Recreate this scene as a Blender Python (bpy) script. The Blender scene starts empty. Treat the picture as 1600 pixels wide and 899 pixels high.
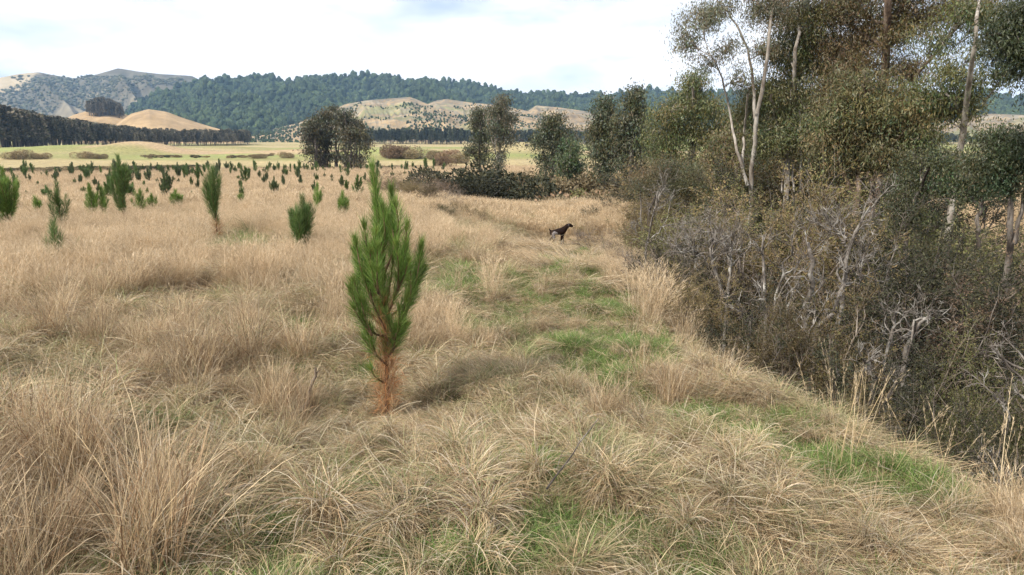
import bpy, math, random
import numpy as np
from mathutils import Vector

# ------------------------------------------------------------------ camera, world, sun, exposure
SC = bpy.context.scene
COL = SC.collection
CAMZ = 2.3
PITCH = math.radians(11.5)
FPX = 1155.0            # focal length in photo pixels (1600 wide)
cam_d = bpy.data.cameras.new('camera'); cam_d.lens = 26.0; cam_d.sensor_width = 36.0
cam_d.clip_start = 0.05; cam_d.clip_end = 20000
cam = bpy.data.objects.new('camera', cam_d); COL.objects.link(cam)
cam.location = (0, 0, CAMZ); cam.rotation_euler = (math.pi/2 - PITCH, 0, 0)
SC.camera = cam

SUN_EL = math.radians(42); SUN_AZ = math.radians(232)      # azimuth clockwise from +Y
sunvec = Vector((math.sin(SUN_AZ)*math.cos(SUN_EL), math.cos(SUN_AZ)*math.cos(SUN_EL), math.sin(SUN_EL)))
sd_ = bpy.data.lights.new('sun', 'SUN'); sd_.energy = 4.0; sd_.angle = math.radians(1.5); sd_.color = (1.0, 0.95, 0.87)
sun = bpy.data.objects.new('sun', sd_); COL.objects.link(sun)
sun.rotation_euler = (-sunvec).to_track_quat('-Z', 'Y').to_euler()

W = bpy.data.worlds.new('World'); SC.world = W; W.use_nodes = True
def build_world():
    nt = W.node_tree; nt.nodes.clear(); N = nt.nodes.new; L = nt.links.new
    out = N('ShaderNodeOutputWorld'); bg = N('ShaderNodeBackground'); bg.inputs['Strength'].default_value = 0.098
    sky = N('ShaderNodeTexSky'); sky.sky_type = 'NISHITA'; sky.sun_disc = False
    sky.sun_elevation = SUN_EL; sky.sun_rotation = SUN_AZ; sky.air_density = 1.0; sky.dust_density = 1.5
    tc = N('ShaderNodeTexCoord'); mp = N('ShaderNodeMapping'); mp.inputs['Scale'].default_value = (1.0, 1.0, 3.2)
    mp.inputs['Location'].default_value = (1.3, 0.35, 0.2)
    n1 = N('ShaderNodeTexNoise'); n1.inputs['Scale'].default_value = 2.1; n1.inputs['Detail'].default_value = 7; n1.inputs['Roughness'].default_value = 0.55
    r1 = N('ShaderNodeValToRGB'); r1.color_ramp.elements[0].position = 0.26; r1.color_ramp.elements[1].position = 0.44
    n2 = N('ShaderNodeTexNoise'); n2.inputs['Scale'].default_value = 3.2; n2.inputs['Detail'].default_value = 6
    r2 = N('ShaderNodeValToRGB')
    e = r2.color_ramp.elements
    e[0].position = 0.38; e[0].color = (6.0, 6.7, 7.8, 1); e[1].position = 0.56; e[1].color = (10.8, 10.6, 10.8, 1)
    mx = N('ShaderNodeMixRGB')
    L(tc.outputs['Generated'], mp.inputs['Vector']); L(mp.outputs[0], n1.inputs['Vector']); L(mp.outputs[0], n2.inputs['Vector'])
    L(n1.outputs['Fac'], r1.inputs['Fac']); L(n2.outputs['Fac'], r2.inputs['Fac'])
    L(r1.outputs['Color'], mx.inputs['Fac']); L(sky.outputs[0], mx.inputs['Color1']); L(r2.outputs['Color'], mx.inputs['Color2'])
    L(mx.outputs[0], bg.inputs['Color']); L(bg.outputs[0], out.inputs['Surface'])
build_world()
SC.view_settings.view_transform = 'Standard'; SC.view_settings.look = 'None'
SC.view_settings.gamma = 1.0; SC.view_settings.exposure = 0.57; SC.view_settings.use_curve_mapping = False
SC.render.engine = 'CYCLES'
cy = SC.cycles
cy.max_bounces = 4; cy.diffuse_bounces = 2; cy.glossy_bounces = 1; cy.transmission_bounces = 2; cy.volume_bounces = 0
cy.transparent_max_bounces = 4; cy.caustics_reflective = False; cy.caustics_refractive = False
cy.use_denoising = True; cy.denoiser = 'OPENIMAGEDENOISE'; cy.denoising_prefilter = 'ACCURATE'; cy.volume_step_rate = 4
cy.sample_clamp_indirect = 4; cy.use_adaptive_sampling = True; cy.adaptive_threshold = .02; cy.adaptive_min_samples = 16

# ------------------------------------------------------------------ maths helpers
CP, SP = math.cos(PITCH), math.sin(PITCH)
def ray(px, py):
    u = (px - 800.0)/FPX; v = (449.5 - py)/FPX
    return np.array([u, CP + v*SP, -SP + v*CP])
def P3(px, py, D):
    """point seen at photo pixel px, py and at horizontal distance D"""
    d = ray(px, py); s = D/math.hypot(d[0], d[1]); return np.array([0, 0, CAMZ]) + d*s
def proj(x, y, z):
    dz = z - CAMZ
    f = y*CP - dz*SP; u = y*SP + dz*CP
    f = np.maximum(f, 1e-3)
    return 800 + FPX*x/f, 449.5 - FPX*u/f
def ss(a, b, x):
    t = np.clip((np.asarray(x, float) - a)/(b - a), 0, 1); return t*t*(3 - 2*t)
_rs = np.random.RandomState(7); _T = _rs.rand(256, 256)
def vn(x, y):
    x = np.asarray(x, float); y = np.asarray(y, float)
    xi = np.floor(x).astype(int); yi = np.floor(y).astype(int); fx = x - xi; fy = y - yi
    fx = fx*fx*(3-2*fx); fy = fy*fy*(3-2*fy)
    a = _T[xi & 255, yi & 255]; b = _T[(xi+1) & 255, yi & 255]; c = _T[xi & 255, (yi+1) & 255]; d = _T[(xi+1) & 255, (yi+1) & 255]
    return (a*(1-fx)+b*fx)*(1-fy) + (c*(1-fx)+d*fx)*fy
def fbm(x, y, o=4):
    s = 0; a = .5; t = 0
    for i in range(o):
        s = s + a*vn(x*2**i + 17.3*i, y*2**i + 5.7*i); t += a; a *= .5
    return s/t
def ridged(x, y, o=4):
    s = 0; a = .5; t = 0
    for i in range(o):
        s = s + a*(1-np.abs(2*vn(x*2**i + 9.1*i, y*2**i + 3.3*i)-1)); t += a; a *= .5
    return s/t
def nrm(v):
    return v/np.maximum(np.linalg.norm(v, axis=-1, keepdims=True), 1e-9)

# ------------------------------------------------------------------ terrain height
EDGE = np.array([(9, -6), (4.9, 2.0), (3.1, 4.2), (2.55, 5.5), (2.3, 6.9), (1.85, 8.6), (1.7, 11), (1.95, 14), (2.7, 20), (3.9, 27), (6.0, 36), (5, 46), (-3, 53), (-8, 58), (-9, 75), (-3, 95), (20, 120)], float)
def sdist(x, y):
    """signed distance to the gully edge, positive inside (to the right)"""
    x = np.asarray(x, float); y = np.asarray(y, float)
    best = np.full(x.shape, 1e9); sg = np.ones(x.shape)
    for a, b in zip(EDGE[:-1], EDGE[1:]):
        d = b - a; t = np.clip(((x-a[0])*d[0] + (y-a[1])*d[1])/(d@d), 0, 1)
        ex = x - (a[0] + t*d[0]); ey = y - (a[1] + t*d[1]); dd = np.hypot(ex, ey)
        s = np.where(d[0]*(y-a[1]) - d[1]*(x-a[0]) < 0, 1.0, -1.0)
        m = dd < best - 1e-6; best = np.where(m, dd, best); sg = np.where(m, s, sg)
    return best*sg
PR = np.array([0, 10, 21, 31, 60, 100, 150, 400, 1200, 9000.]); PZ = np.array([0, -.02, -.45, -.75, -2.0, -3.4, -4.0, -4.2, -3.0, -3.0])
def height(x, y, fine=True):
    x = np.asarray(x, float); y = np.asarray(y, float)
    r = np.hypot(x, y)
    z = np.interp(r, PR, PZ)
    z = z - 1.0*np.exp(-((x-2.0)/4.5)**2 - ((y-27)/8.5)**2) - .85*np.exp(-((x-1.5)/8)**2 - ((y-47)/11)**2)                    # grassy swale where the dog stands
    s = sdist(x, y) + 0.5*(fbm(x*.5, y*.5, 3)-.5)
    z = z - .24*np.exp(-((x+1.0)**2 + (y-5.9)**2)/1.3)                        # shallow dip the tall young pine grows in
    depth = 2.9*(1 - .45*ss(40, 70, y))
    z = z - depth*(ss(-.3, 3.0, s) - .93*ss(15, 25, s))
    near = 1 - ss(60, 130, r)
    z = z + near*(.55*(fbm(x*.12+3, y*.12, 3)-.5))*ss(6, 25, r)
    # low mounds in the far pasture
    for (px, D, h, wx, wy) in ((215, 330, 3.4, 13, 22), (120, 350, 2.2, 30, 25), (60, 380, 2.2, 60, 30), (320, 420, 2.0, 45, 30), (480, 300, 2.0, 30, 22), (620, 260, 2.2, 22, 20), (815, 330, 4.5, 14, 40)):
        c = P3(px, 220, D); z = z + h*np.exp(-((x-c[0])/wx)**2 - ((y-c[1])/wy)**2)
    z = z + 1.6*(fbm(x*.02, y*.02, 3)-.5)*ss(160, 300, r)
    if fine:
        z = z + (.40*(fbm(x*.9, y*.9, 3)-.5) + .30*np.maximum(fbm(x*1.9+40, y*1.9, 2)-.52, 0) + .14*(fbm(x*2.7+8, y*2.7, 2)-.5))*near
    return z
def gnd(px, D, py=300):
    p = P3(px, py, D); return np.array([p[0], p[1], float(height(p[0], p[1]))])

# ------------------------------------------------------------------ mesh helpers
def mesh_np(name, V, F, mat, cols=None, smooth=False):
    """F: list of (n,k) arrays. cols: per-vertex rgb."""
    me = bpy.data.meshes.new(name)
    V = np.asarray(V, np.float32).reshape(-1, 3)
    F = [np.asarray(f, np.int32) for f in F if len(f)]
    tot = np.concatenate([np.full(len(f), f.shape[1], np.int32) for f in F])
    idx = np.concatenate([f.ravel() for f in F])
    me.vertices.add(len(V)); me.vertices.foreach_set('co', V.ravel())
    me.loops.add(len(idx)); me.loops.foreach_set('vertex_index', idx)
    me.polygons.add(len(tot)); st = np.zeros(len(tot), np.int32); st[1:] = np.cumsum(tot)[:-1]
    me.polygons.foreach_set('loop_start', st); me.polygons.foreach_set('loop_total', tot)
    if smooth: me.polygons.foreach_set('use_smooth', np.ones(len(tot), bool))
    if cols is not None:
        a = me.attributes.new('col', 'FLOAT_COLOR', 'POINT')
        c = np.ones((len(V), 4), np.float32); c[:, :3] = cols; a.data.foreach_set('color', c.ravel())
    me.update(calc_edges=True)
    if mat: me.materials.append(mat)
    return me
def tag(o, label=None, cat=None, group=None, kind=None):
    if label: o['label'] = label
    if cat: o['category'] = cat
    if group: o['group'] = group
    if kind: o['kind'] = kind
    return o
def link(name, me, parent=None, loc=None):
    o = bpy.data.objects.new(name, me); COL.objects.link(o)
    if parent: o.parent = parent
    if loc is not None: o.location = loc
    return o
def empty(name, loc, label, cat, group=None):
    o = bpy.data.objects.new(name, None); COL.objects.link(o); o.location = loc; o.empty_display_size = .2
    return tag(o, label, cat, group)
def copy_thing(o, loc, rz=0, sc=1, label=None, group=None):
    r = o.copy(); COL.objects.link(r); r.location = loc; r.rotation_euler = (0, 0, rz)
    r.scale = (sc, sc, sc) if not isinstance(sc, tuple) else sc
    if label: r['label'] = label
    if group: r['group'] = group
    def rec(a, b):
        for ch in list(a.children):
            c = ch.copy(); COL.objects.link(c); c.parent = b; rec(ch, c)
    rec(o, r)
    return r

def tubes(P, R, sides=5):
    """P (M,K,3) R (M,K) -> verts, quads"""
    P = np.asarray(P, float); R = np.asarray(R, float); M, K, _ = P.shape
    T = nrm(np.gradient(P, axis=1))
    ref = np.where(np.abs(T[:, :1, 2:3]) > .9, np.array([1., 0, 0]), np.array([0, 0, 1.]))
    ref = np.broadcast_to(ref, T.shape)
    A = nrm(np.cross(T, ref)); B = np.cross(T, A)
    an = np.arange(sides)*2*math.pi/sides
    V = P[:, :, None, :] + R[:, :, None, None]*(np.cos(an)[None, None, :, None]*A[:, :, None, :] + np.sin(an)[None, None, :, None]*B[:, :, None, :])
    m = np.arange(M)[:, None, None]*K*sides; k = np.arange(K-1)[None, :, None]*sides; s = np.arange(sides)[None, None, :]; s2 = (s+1) % sides
    F = np.stack([m+k+s, m+k+s2, m+k+sides+s2, m+k+sides+s], -1).reshape(-1, 4)
    return V.reshape(-1, 3), F
def cat_geo(parts):
    Vs = []; Fs = []; Cs = []; off = 0
    for p in parts:
        Vs.append(p[0]); Fs.append(p[1] + off); off += len(p[0])
        if len(p) > 2: Cs.append(p[2])
    return np.concatenate(Vs), Fs, (np.concatenate(Cs) if Cs else None)
def ribbons(P, Wd, side, col):
    """P (M,K,3) centre lines, Wd (M,K) half width, side (M,3), col (M,3)"""
    M, K, _ = P.shape
    o = side[:, None, :]*Wd[:, :, None]
    V = np.stack([P - o, P + o], 2).reshape(-1, 3)
    m = np.arange(M)[:, None]*K*2; k = np.arange(K-1)[None, :]*2
    F = np.stack([m+k, m+k+1, m+k+3, m+k+2], -1).reshape(-1, 4)
    C = np.repeat(col, K*2, axis=0)
    return V, F, C
def leafquads(C0, D, L, Wd, rs, col):
    """rhombus leaves from base C0 along D"""
    n = len(C0); S = nrm(np.cross(D, rs.normal(size=(n, 3))))
    L = L[:, None]; Wd = Wd[:, None]
    V = np.stack([C0, C0 + D*L*.45 + S*Wd*.5, C0 + D*L, C0 + D*L*.45 - S*Wd*.5], 1).reshape(-1, 3)
    F = np.arange(4*n).reshape(n, 4)
    return V, F, np.repeat(col, 4, axis=0)
def pal(rs, n, cols, w=None, jit=.12):
    cols = np.array(cols, float); w = None if w is None else np.array(w, float)/sum(w)
    c = cols[rs.choice(len(cols), n, p=w)]
    return np.clip(c*(1 + rs.normal(0, jit, (n, 1))), .005, .95)
def grow(S, D, L, K, rs, wig=.15, up=0.0):
    M = len(S); P = np.zeros((M, K, 3)); P[:, 0] = S; d = nrm(D.copy()); L = np.asarray(L)[:, None]
    for k in range(1, K):
        d = nrm(d + rs.normal(0, wig, (M, 3)) + np.array([0, 0, up])); P[:, k] = P[:, k-1] + d*L/(K-1)
    return P
def spawn(P, n, t0, t1, ang, rs):
    """n children per polyline: start points, directions, parent param"""
    M, K, _ = P.shape; t = rs.uniform(t0, t1, (M, n)); f = t*(K-1); i = np.minimum(f.astype(int), K-2); fr = (f-i)[..., None]
    m = np.arange(M)[:, None]; S = P[m, i]*(1-fr) + P[m, i+1]*fr; T = nrm(P[m, i+1] - P[m, i])
    pr = nrm(np.cross(T, rs.normal(size=T.shape))); a = rs.normal(ang, ang*.25, (M, n))[..., None]
    D = T*np.cos(a) + pr*np.sin(a)
    return S.reshape(-1, 3), D.reshape(-1, 3), t.reshape(-1)

# ------------------------------------------------------------------ materials
def mat_col(name, rough=.8, transl=0.0, spec=.25, hue=0.0, inst=.25, gain=1.0, noise=None):
    m = bpy.data.materials.new(name); m.use_nodes = True; nt = m.node_tree; nt.nodes.clear(); N = nt.nodes.new; L = nt.links.new
    out = N('ShaderNodeOutputMaterial'); at = N('ShaderNodeAttribute'); at.attribute_name = 'col'
    oi = N('ShaderNodeObjectInfo'); mr = N('ShaderNodeMapRange'); mr.inputs['To Min'].default_value = gain*(1-inst); mr.inputs['To Max'].default_value = gain*(1+inst)
    L(oi.outputs['Random'], mr.inputs['Value'])
    v = N('ShaderNodeVectorMath'); v.operation = 'SCALE'; L(at.outputs['Color'], v.inputs[0]); L(mr.outputs[0], v.inputs['Scale'])
    cur = v.outputs[0]
    if noise:
        ge = N('ShaderNodeNewGeometry'); no = N('ShaderNodeTexNoise'); no.inputs['Scale'].default_value = noise[0]; no.inputs['Detail'].default_value = 5
        L(ge.outputs['Position'], no.inputs['Vector'])
        m2 = N('ShaderNodeMapRange'); m2.inputs['From Min'].default_value = .3; m2.inputs['From Max'].default_value = .7
        m2.inputs['To Min'].default_value = 1-noise[1]; m2.inputs['To Max'].default_value = 1+noise[1]; L(no.outputs['Fac'], m2.inputs['Value'])
        v2 = N('ShaderNodeVectorMath'); v2.operation = 'SCALE'; L(cur, v2.inputs[0]); L(m2.outputs[0], v2.inputs['Scale']); cur = v2.outputs[0]
    b = N('ShaderNodeBsdfPrincipled'); b.inputs['Roughness'].default_value = rough; b.inputs['Specular IOR Level'].default_value = spec
    L(cur, b.inputs['Base Color'])
    if transl > 0:
        tr = N('ShaderNodeBsdfTranslucent'); L(cur, tr.inputs['Color']); mx = N('ShaderNodeMixShader'); mx.inputs[0].default_value = transl
        L(b.outputs[0], mx.inputs[1]); L(tr.outputs[0], mx.inputs[2]); L(mx.outputs[0], out.inputs['Surface'])
    else: L(b.outputs[0], out.inputs['Surface'])
    return m
def mat_bark(name, c1, c2, c3, scale=6, pos=(.35, .5, .62), stretch=.25):
    m = bpy.data.materials.new(name); m.use_nodes = True; nt = m.node_tree; N = nt.nodes.new; L = nt.links.new
    b = nt.nodes['Principled BSDF']; b.inputs['Roughness'].default_value = .85; b.inputs['Specular IOR Level'].default_value = .2
    tc = N('ShaderNodeTexCoord'); mp = N('ShaderNodeMapping'); mp.inputs['Scale'].default_value = (1, 1, stretch)
    no = N('ShaderNodeTexNoise'); no.inputs['Scale'].default_value = scale; no.inputs['Detail'].default_value = 6; no.inputs['Roughness'].default_value = .65
    r = N('ShaderNodeValToRGB'); e = r.color_ramp.elements; e[0].position = pos[0]; e[0].color = (*c1, 1); e[1].position = pos[2]; e[1].color = (*c3, 1)
    k = e.new(pos[1]); k.color = (*c2, 1)
    L(tc.outputs['Object'], mp.inputs['Vector']); L(mp.outputs[0], no.inputs['Vector']); L(no.outputs['Fac'], r.inputs['Fac']); L(r.outputs[0], b.inputs['Base Color'])
    bp = N('ShaderNodeBump'); bp.inputs['Strength'].default_value = .6; bp.inputs['Distance'].default_value = .02; L(no.outputs['Fac'], bp.inputs['Height']); L(bp.outputs[0], b.inputs['Normal'])
    return m
M_GRASS = mat_col('grass_blades', rough=.7, transl=.28, spec=.3, inst=.22)
M_FARGRASS = mat_col('far_grass_blades', rough=.8, transl=.25, inst=.15)
M_GROUND = mat_col('ground_surface', rough=.95, spec=.1, inst=0, noise=(.9, .3))
M_NEEDLE = mat_col('pine_needles', rough=.55, transl=.2, spec=.4, inst=.12)
M_LEAF = mat_col('gum_leaves', rough=.5, transl=.22, spec=.45, inst=.12)
M_SHRUBLEAF = mat_col('shrub_leaves', rough=.7, transl=.2, spec=.3, inst=.42)
M_FOREST = mat_col('forest_crowns', rough=.85, spec=.15, inst=.5)
M_HILL = mat_col('hill_surface', rough=.95, spec=.1, inst=0, noise=(.02, .25))
M_GUMBARK = mat_bark('gum_bark', (.11, .085, .065), (.27, .235, .195), (.47, .43, .375), 3.5, (.36, .5, .66), .3)
M_REDBARK = mat_bark('red_brown_bark', (.055, .038, .03), (.15, .105, .075), (.30, .235, .18), 5)
M_DARKBARK = mat_bark('dark_bark', (.035, .028, .024), (.085, .068, .055), (.22, .19, .16), 6)
M_LICHEN = mat_bark('lichen_bark', (.07, .058, .048), (.18, .155, .13), (.38, .355, .315), 7, (.40, .52, .64), .7)
M_GREYTWIG = mat_bark('grey_twigs', (.09, .068, .05), (.18, .14, .105), (.30, .25, .20), 5)
M_PINEBARK = mat_bark('pine_bark', (.06, .038, .026), (.15, .085, .05), (.26, .16, .10), 14)

# ------------------------------------------------------------------ ground sheet
def ground():
    az = np.concatenate([np.arange(-180, -56, 6), np.linspace(-56, 56, 561), np.arange(62, 180, 6)])
    az = np.radians(az); rr = np.concatenate([[.4, 1.0], np.geomspace(1.6, 5200, 430)])
    A, R = np.meshgrid(az, rr); X = R*np.sin(A); Y = R*np.cos(A); Z = height(X, Y)
    n, m = X.shape
    i = np.arange(n-1)[:, None]*m; j = np.arange(m)[None, :]; j2 = (j+1) % m
    F = np.stack([i+j, i+j2, i+m+j2, i+m+j], -1).reshape(-1, 4)
    V = np.stack([X, Y, Z], -1).reshape(-1, 3)
    V = np.concatenate([V, [[0, 0, float(height(0., 0.))]]]); c = len(V)-1
    T = np.stack([np.arange(m), np.full(m, c), (np.arange(m)+1) % m], -1)
    x, y = V[:, 0], V[:, 1]; r = np.hypot(x, y); s = sdist(x, y)
    n1 = fbm(x*.35, y*.35, 4)[:, None]; n2 = fbm(x*.08, y*.08, 4)[:, None]
    thatch = np.array([.13, .09, .05])*(.7+.6*n1); greenish = np.array([.06, .08, .025])*(.7+.6*n1)
    c0 = thatch + (greenish-thatch)*ss(.5, .62, fbm(x*.6+4, y*.6, 3))[:, None]*.6
    gul = np.array([.09, .085, .045])*(.6+.8*n1)
    c0 = c0 + (gul-c0)*(ss(.3, 2.5, s)*(1-ss(15, 21, s)))[:, None]
    straw = np.array([.42, .31, .19])*(.75+.5*n2)
    c0 = c0 + (straw-c0)*ss(14, 45, r)[:, None]*(1-.8*ss(.3, 2.5, s)*(1-ss(15, 21, s)))[:, None]
    # pasture beyond the plantation
    band = fbm(x*.004+3, y*.02+1, 4)[:, None]
    past = np.array([.24, .225, .09]) + (np.array([.34, .27, .14])-np.array([.24, .225, .09]))*ss(.46, .60, band)
    past = past + (np.array([.27, .30, .10])-past)*ss(.50, .36, band)*.0 + (np.array([.23, .24, .085])-past)*(1-ss(.34, .46, band))
    tan = np.array([.36, .26, .15])
    past = past + (tan-past)*(ss(250, 290, r)*(1-ss(330, 420, r))*ss(.50, .64, fbm(x*.015, y*.03, 4)))[:, None]
    past = past*(.85+.3*fbm(x*.05, y*.12, 4)[:, None])
    e = 152 + 10*(fbm(x*.02, y*.02, 2)-.5)
    c0 = c0 + (past-c0)*ss(0, 4, r-e)[:, None]
    me = mesh_np('ground', V, [F, T], M_GROUND, c0, True)
    tag(link('ground', me), kind='structure')
ground()

# ------------------------------------------------------------------ hills
def skyline(pts, az):
    """pts: photo pixels; returns tan(elevation) for azimuth az (radians)"""
    a = []; t = []
    for px, py in pts:
        d = ray(px, py); a.append(math.atan2(d[0], d[1])); t.append(d[2]/math.hypot(d[0], d[1]))
    g = np.linspace(a[0], a[-1], 1600); v = np.interp(g, a, t); st = g[1]-g[0]; m = max(3, int(.006/st)) | 1
    k = np.hanning(m+2)[1:-1]; k /= k.sum(); v = np.convolve(np.pad(v, m//2, 'edge'), k, 'valid')
    return np.interp(az, g, v)
HILLS = {}
def hill(name, pts, R0, Rc, R1, colf, spur=.35, k=60, ntrim=0, nseed=0, res=(700, 90), z0=-6):
    d0 = ray(*pts[0]); d1 = ray(*pts[-1]); a0 = math.atan2(d0[0], d0[1]); a1 = math.atan2(d1[0], d1[1])
    def zf(A, R):
        H = CAMZ + skyline(pts, A)*Rc - ntrim - z0
        t = np.where(R < Rc, (R-R0)/(Rc-R0), 1 - (R-Rc)/(R1-Rc))
        t = np.clip(t, 0, 1)
        prof = np.sin(t*math.pi/2)**1.15
        q = fbm(A*k*.5+nseed, t*1.5+nseed, 2)
        rg = ridged(A*k + 1.3*t + 1.5*q + nseed, t*1.3 + 2.7 + nseed, 4)
        f = 1 - spur*(1-rg)*1.6*np.clip(4*t*(1-t), 0, 1)**.7
        # keep every slope under the line of sight to the crest
        z = z0 + H*prof*f
        z = z + 0.02*H*(fbm(A*k*6, t*9, 3)-.5)*np.clip(4*t*(1-t), 0, 1)
        return z, t, rg
    az = np.linspace(a0, a1, res[0]); rr = np.concatenate([np.linspace(R0, Rc, res[1]*2//3), np.linspace(Rc, R1, res[1]//3)[1:]])
    A, R = np.meshgrid(az, rr); Z, t, rg = zf(A, R); X = R*np.sin(A); Y = R*np.cos(A)
    # keep slopes in front of the crest from standing above it in view
    n, m = X.shape; i = np.arange(n-1)[:, None]*m; j = np.arange(m-1)[None, :]
    F = np.stack([i+j, i+j+1, i+m+j+1, i+m+j], -1).reshape(-1, 4)
    V = np.stack([X, Y, Z], -1).reshape(-1, 3)
    px, py = proj(V[:, 0], V[:, 1], V[:, 2])
    C = colf(V, t.ravel(), rg.ravel(), px, py)
    o = tag(link(name, mesh_np(name, V, [F], M_HILL, C, True)), kind='structure')
    HILLS[name] = (zf, a0, a1, R0, Rc, R1)
    return o
def mixc(a, b, f):
    return a + (b-a)*f[:, None]
def col_scrub(V, t, rg, px, py):
    x, y = V[:, 0], V[:, 1]; n = fbm(x*.006, y*.006, 5); n3 = fbm(x*.03, y*.03, 3)
    scrub = np.array([.115, .10, .07])*(.6+.8*n3)[:, None]; tan = np.array([.36, .29, .185])*(.8+.4*n3)[:, None]
    return mixc(scrub, tan, np.clip(ss(.86, 1.05, t + 1.1*(n-.5)) + .3*ss(.60, .70, n), 0, 1))
def col_forest(V, t, rg, px, py):
    n = fbm(V[:, 0]*.01, V[:, 1]*.01, 4); return np.array([.03, .045, .02])*(.7+.6*n)[:, None]
def col_cleared(V, t, rg, px, py):
    x, y = V[:, 0], V[:, 1]; n = fbm(x*.012, y*.012, 5); n3 = fbm(x*.07, y*.05, 3); n5 = fbm(x*.25, y*.12, 2)
    tan = np.array([.285, .205, .115])*(.5+1.0*n3)[:, None]; slash = np.array([.20, .17, .12])*(.6+.8*n3)[:, None]; grn = np.array([.19, .19, .08])*(.6+.8*n3)[:, None]
    c = mixc(tan, slash, ss(.46, .58, .45*n+.55*n5)); c = mixc(c, grn, ss(.50, .66, n+.12-.34*t)*.75)
    return c
def col_gold(V, t, rg, px, py):
    x, y = V[:, 0], V[:, 1]; n = fbm(x*.02, y*.02, 4); n5 = fbm(x*.12, y*.3, 4)
    return np.array([.36, .25, .135])*(.55+.3*n+.6*n5)[:, None]
hill('scrub_hills', [(-200, 150), (-60, 130), (0, 122), (30, 116), (60, 113), (85, 118), (115, 123), (150, 117), (185, 107), (215, 112), (250, 116), (300, 119), (360, 150), (420, 190)], 1900, 3000, 3900, col_scrub, .55, 26, nseed=3)
F_PTS = [(150, 212), (195, 168), (225, 152), (255, 138), (300, 124), (350, 118), (380, 115), (398, 110), (430, 117), (447, 126), (475, 120), (510, 114), (560, 114), (600, 117), (625, 123), (640, 124), (668, 120), (685, 126), (705, 122), (740, 126), (790, 136), (830, 145), (870, 143), (905, 142), (940, 145), (985, 138), (1010, 134), (1045, 138), (1100, 142), (1200, 145), (1300, 138), (1400, 140), (1480, 146), (1530, 140), (1570, 145), (1620, 152), (1750, 150), (1850, 160)]
hill('forest_hills', F_PTS, 1250, 2100, 2700, col_forest, .62, 15, ntrim=9, nseed=11, res=(900, 100))
hill('cleared_hills', [(380, 214), (420, 203), (460, 194), (500, 180), (540, 163), (575, 157), (640, 152), (652, 156), (668, 163), (680, 158), (697, 155), (730, 160), (790, 166), (825, 174), (860, 186), (915, 204), (960, 214)], 820, 1350, 1600, col_cleared, .30, 34, nseed=5)
hill('cleared_slope', [(780, 216), (815, 180), (838, 165), (870, 168), (900, 172), (930, 177), (1000, 190), (1100, 214)], 1000, 1480, 1700, col_cleared, .3, 30, nseed=8)
hill('cleared_ridge', [(1380, 214), (1440, 200), (1480, 190), (1520, 181), (1545, 178), (1600, 180), (1700, 185), (1800, 200)], 900, 1400, 1600, col_cleared, .35, 30, nseed=21)
hill('golden_knoll', [(150, 214), (185, 192), (205, 178), (232, 171), (260, 175), (290, 186), (325, 197), (380, 212)], 760, 960, 1100, col_gold, .10, 20, nseed=2, res=(250, 50))
hill('golden_rise', [(60, 214), (90, 192), (115, 180), (135, 174), (170, 174), (200, 180), (230, 200), (250, 214)], 860, 1060, 1200, col_gold, .12, 20, nseed=4, res=(200, 50))

# ------------------------------------------------------------------ instancing of stuff
def proto_collection(name, meshes):
    c = bpy.data.collections.new(name)
    for i, me in enumerate(meshes):
        o = bpy.data.objects.new('%s_%02d' % (name, i), me); c.objects.link(o)
    return c
def scatter(name, coll, P, rot, sc, idx, label, cat, kind='stuff'):
    me = bpy.data.meshes.new(name); me.vertices.add(len(P)); me.vertices.foreach_set('co', np.asarray(P, np.float32).ravel())
    for an, ty, key, arr in (('rot', 'FLOAT_VECTOR', 'vector', rot), ('scl', 'FLOAT_VECTOR', 'vector', sc)):
        a = me.attributes.new(an, ty, 'POINT'); a.data.foreach_set(key, np.asarray(arr, np.float32).ravel())
    a = me.attributes.new('idx', 'INT', 'POINT'); a.data.foreach_set('value', np.asarray(idx, np.int32))
    o = link(name, me); tag(o, label, cat, kind=kind)
    ng = bpy.data.node_groups.new(name + '_nodes', 'GeometryNodeTree')
    ng.interface.new_socket('Geometry', in_out='INPUT', socket_type='NodeSocketGeometry'); ng.interface.new_socket('Geometry', in_out='OUTPUT', socket_type='NodeSocketGeometry')
    N = ng.nodes.new; L = ng.links.new
    gi = N('NodeGroupInput'); go = N('NodeGroupOutput'); ip = N('GeometryNodeInstanceOnPoints'); ci = N('GeometryNodeCollectionInfo')
    ci.inputs['Collection'].default_value = coll; ci.inputs['Separate Children'].default_value = True; ci.inputs['Reset Children'].default_value = True
    def attr(n, ty):
        a = N('GeometryNodeInputNamedAttribute'); a.data_type = ty; a.inputs['Name'].default_value = n; return [s for s in a.outputs if s.enabled][0]
    mp = N('GeometryNodeMeshToPoints')
    L(gi.outputs[0], mp.inputs[0]); L(mp.outputs[0], ip.inputs['Points']); L(ci.outputs[0], ip.inputs['Instance']); ip.inputs['Pick Instance'].default_value = True
    L(attr('idx', 'INT'), ip.inputs['Instance Index']); L(attr('scl', 'FLOAT_VECTOR'), ip.inputs['Scale'])
    er = N('FunctionNodeEulerToRotation'); L(attr('rot', 'FLOAT_VECTOR'), er.inputs[0]); L(er.outputs[0], ip.inputs['Rotation'])
    L(ip.outputs[0], go.inputs[0])
    md = o.modifiers.new('scatter', 'NODES'); md.node_group = ng
    return o

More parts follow.
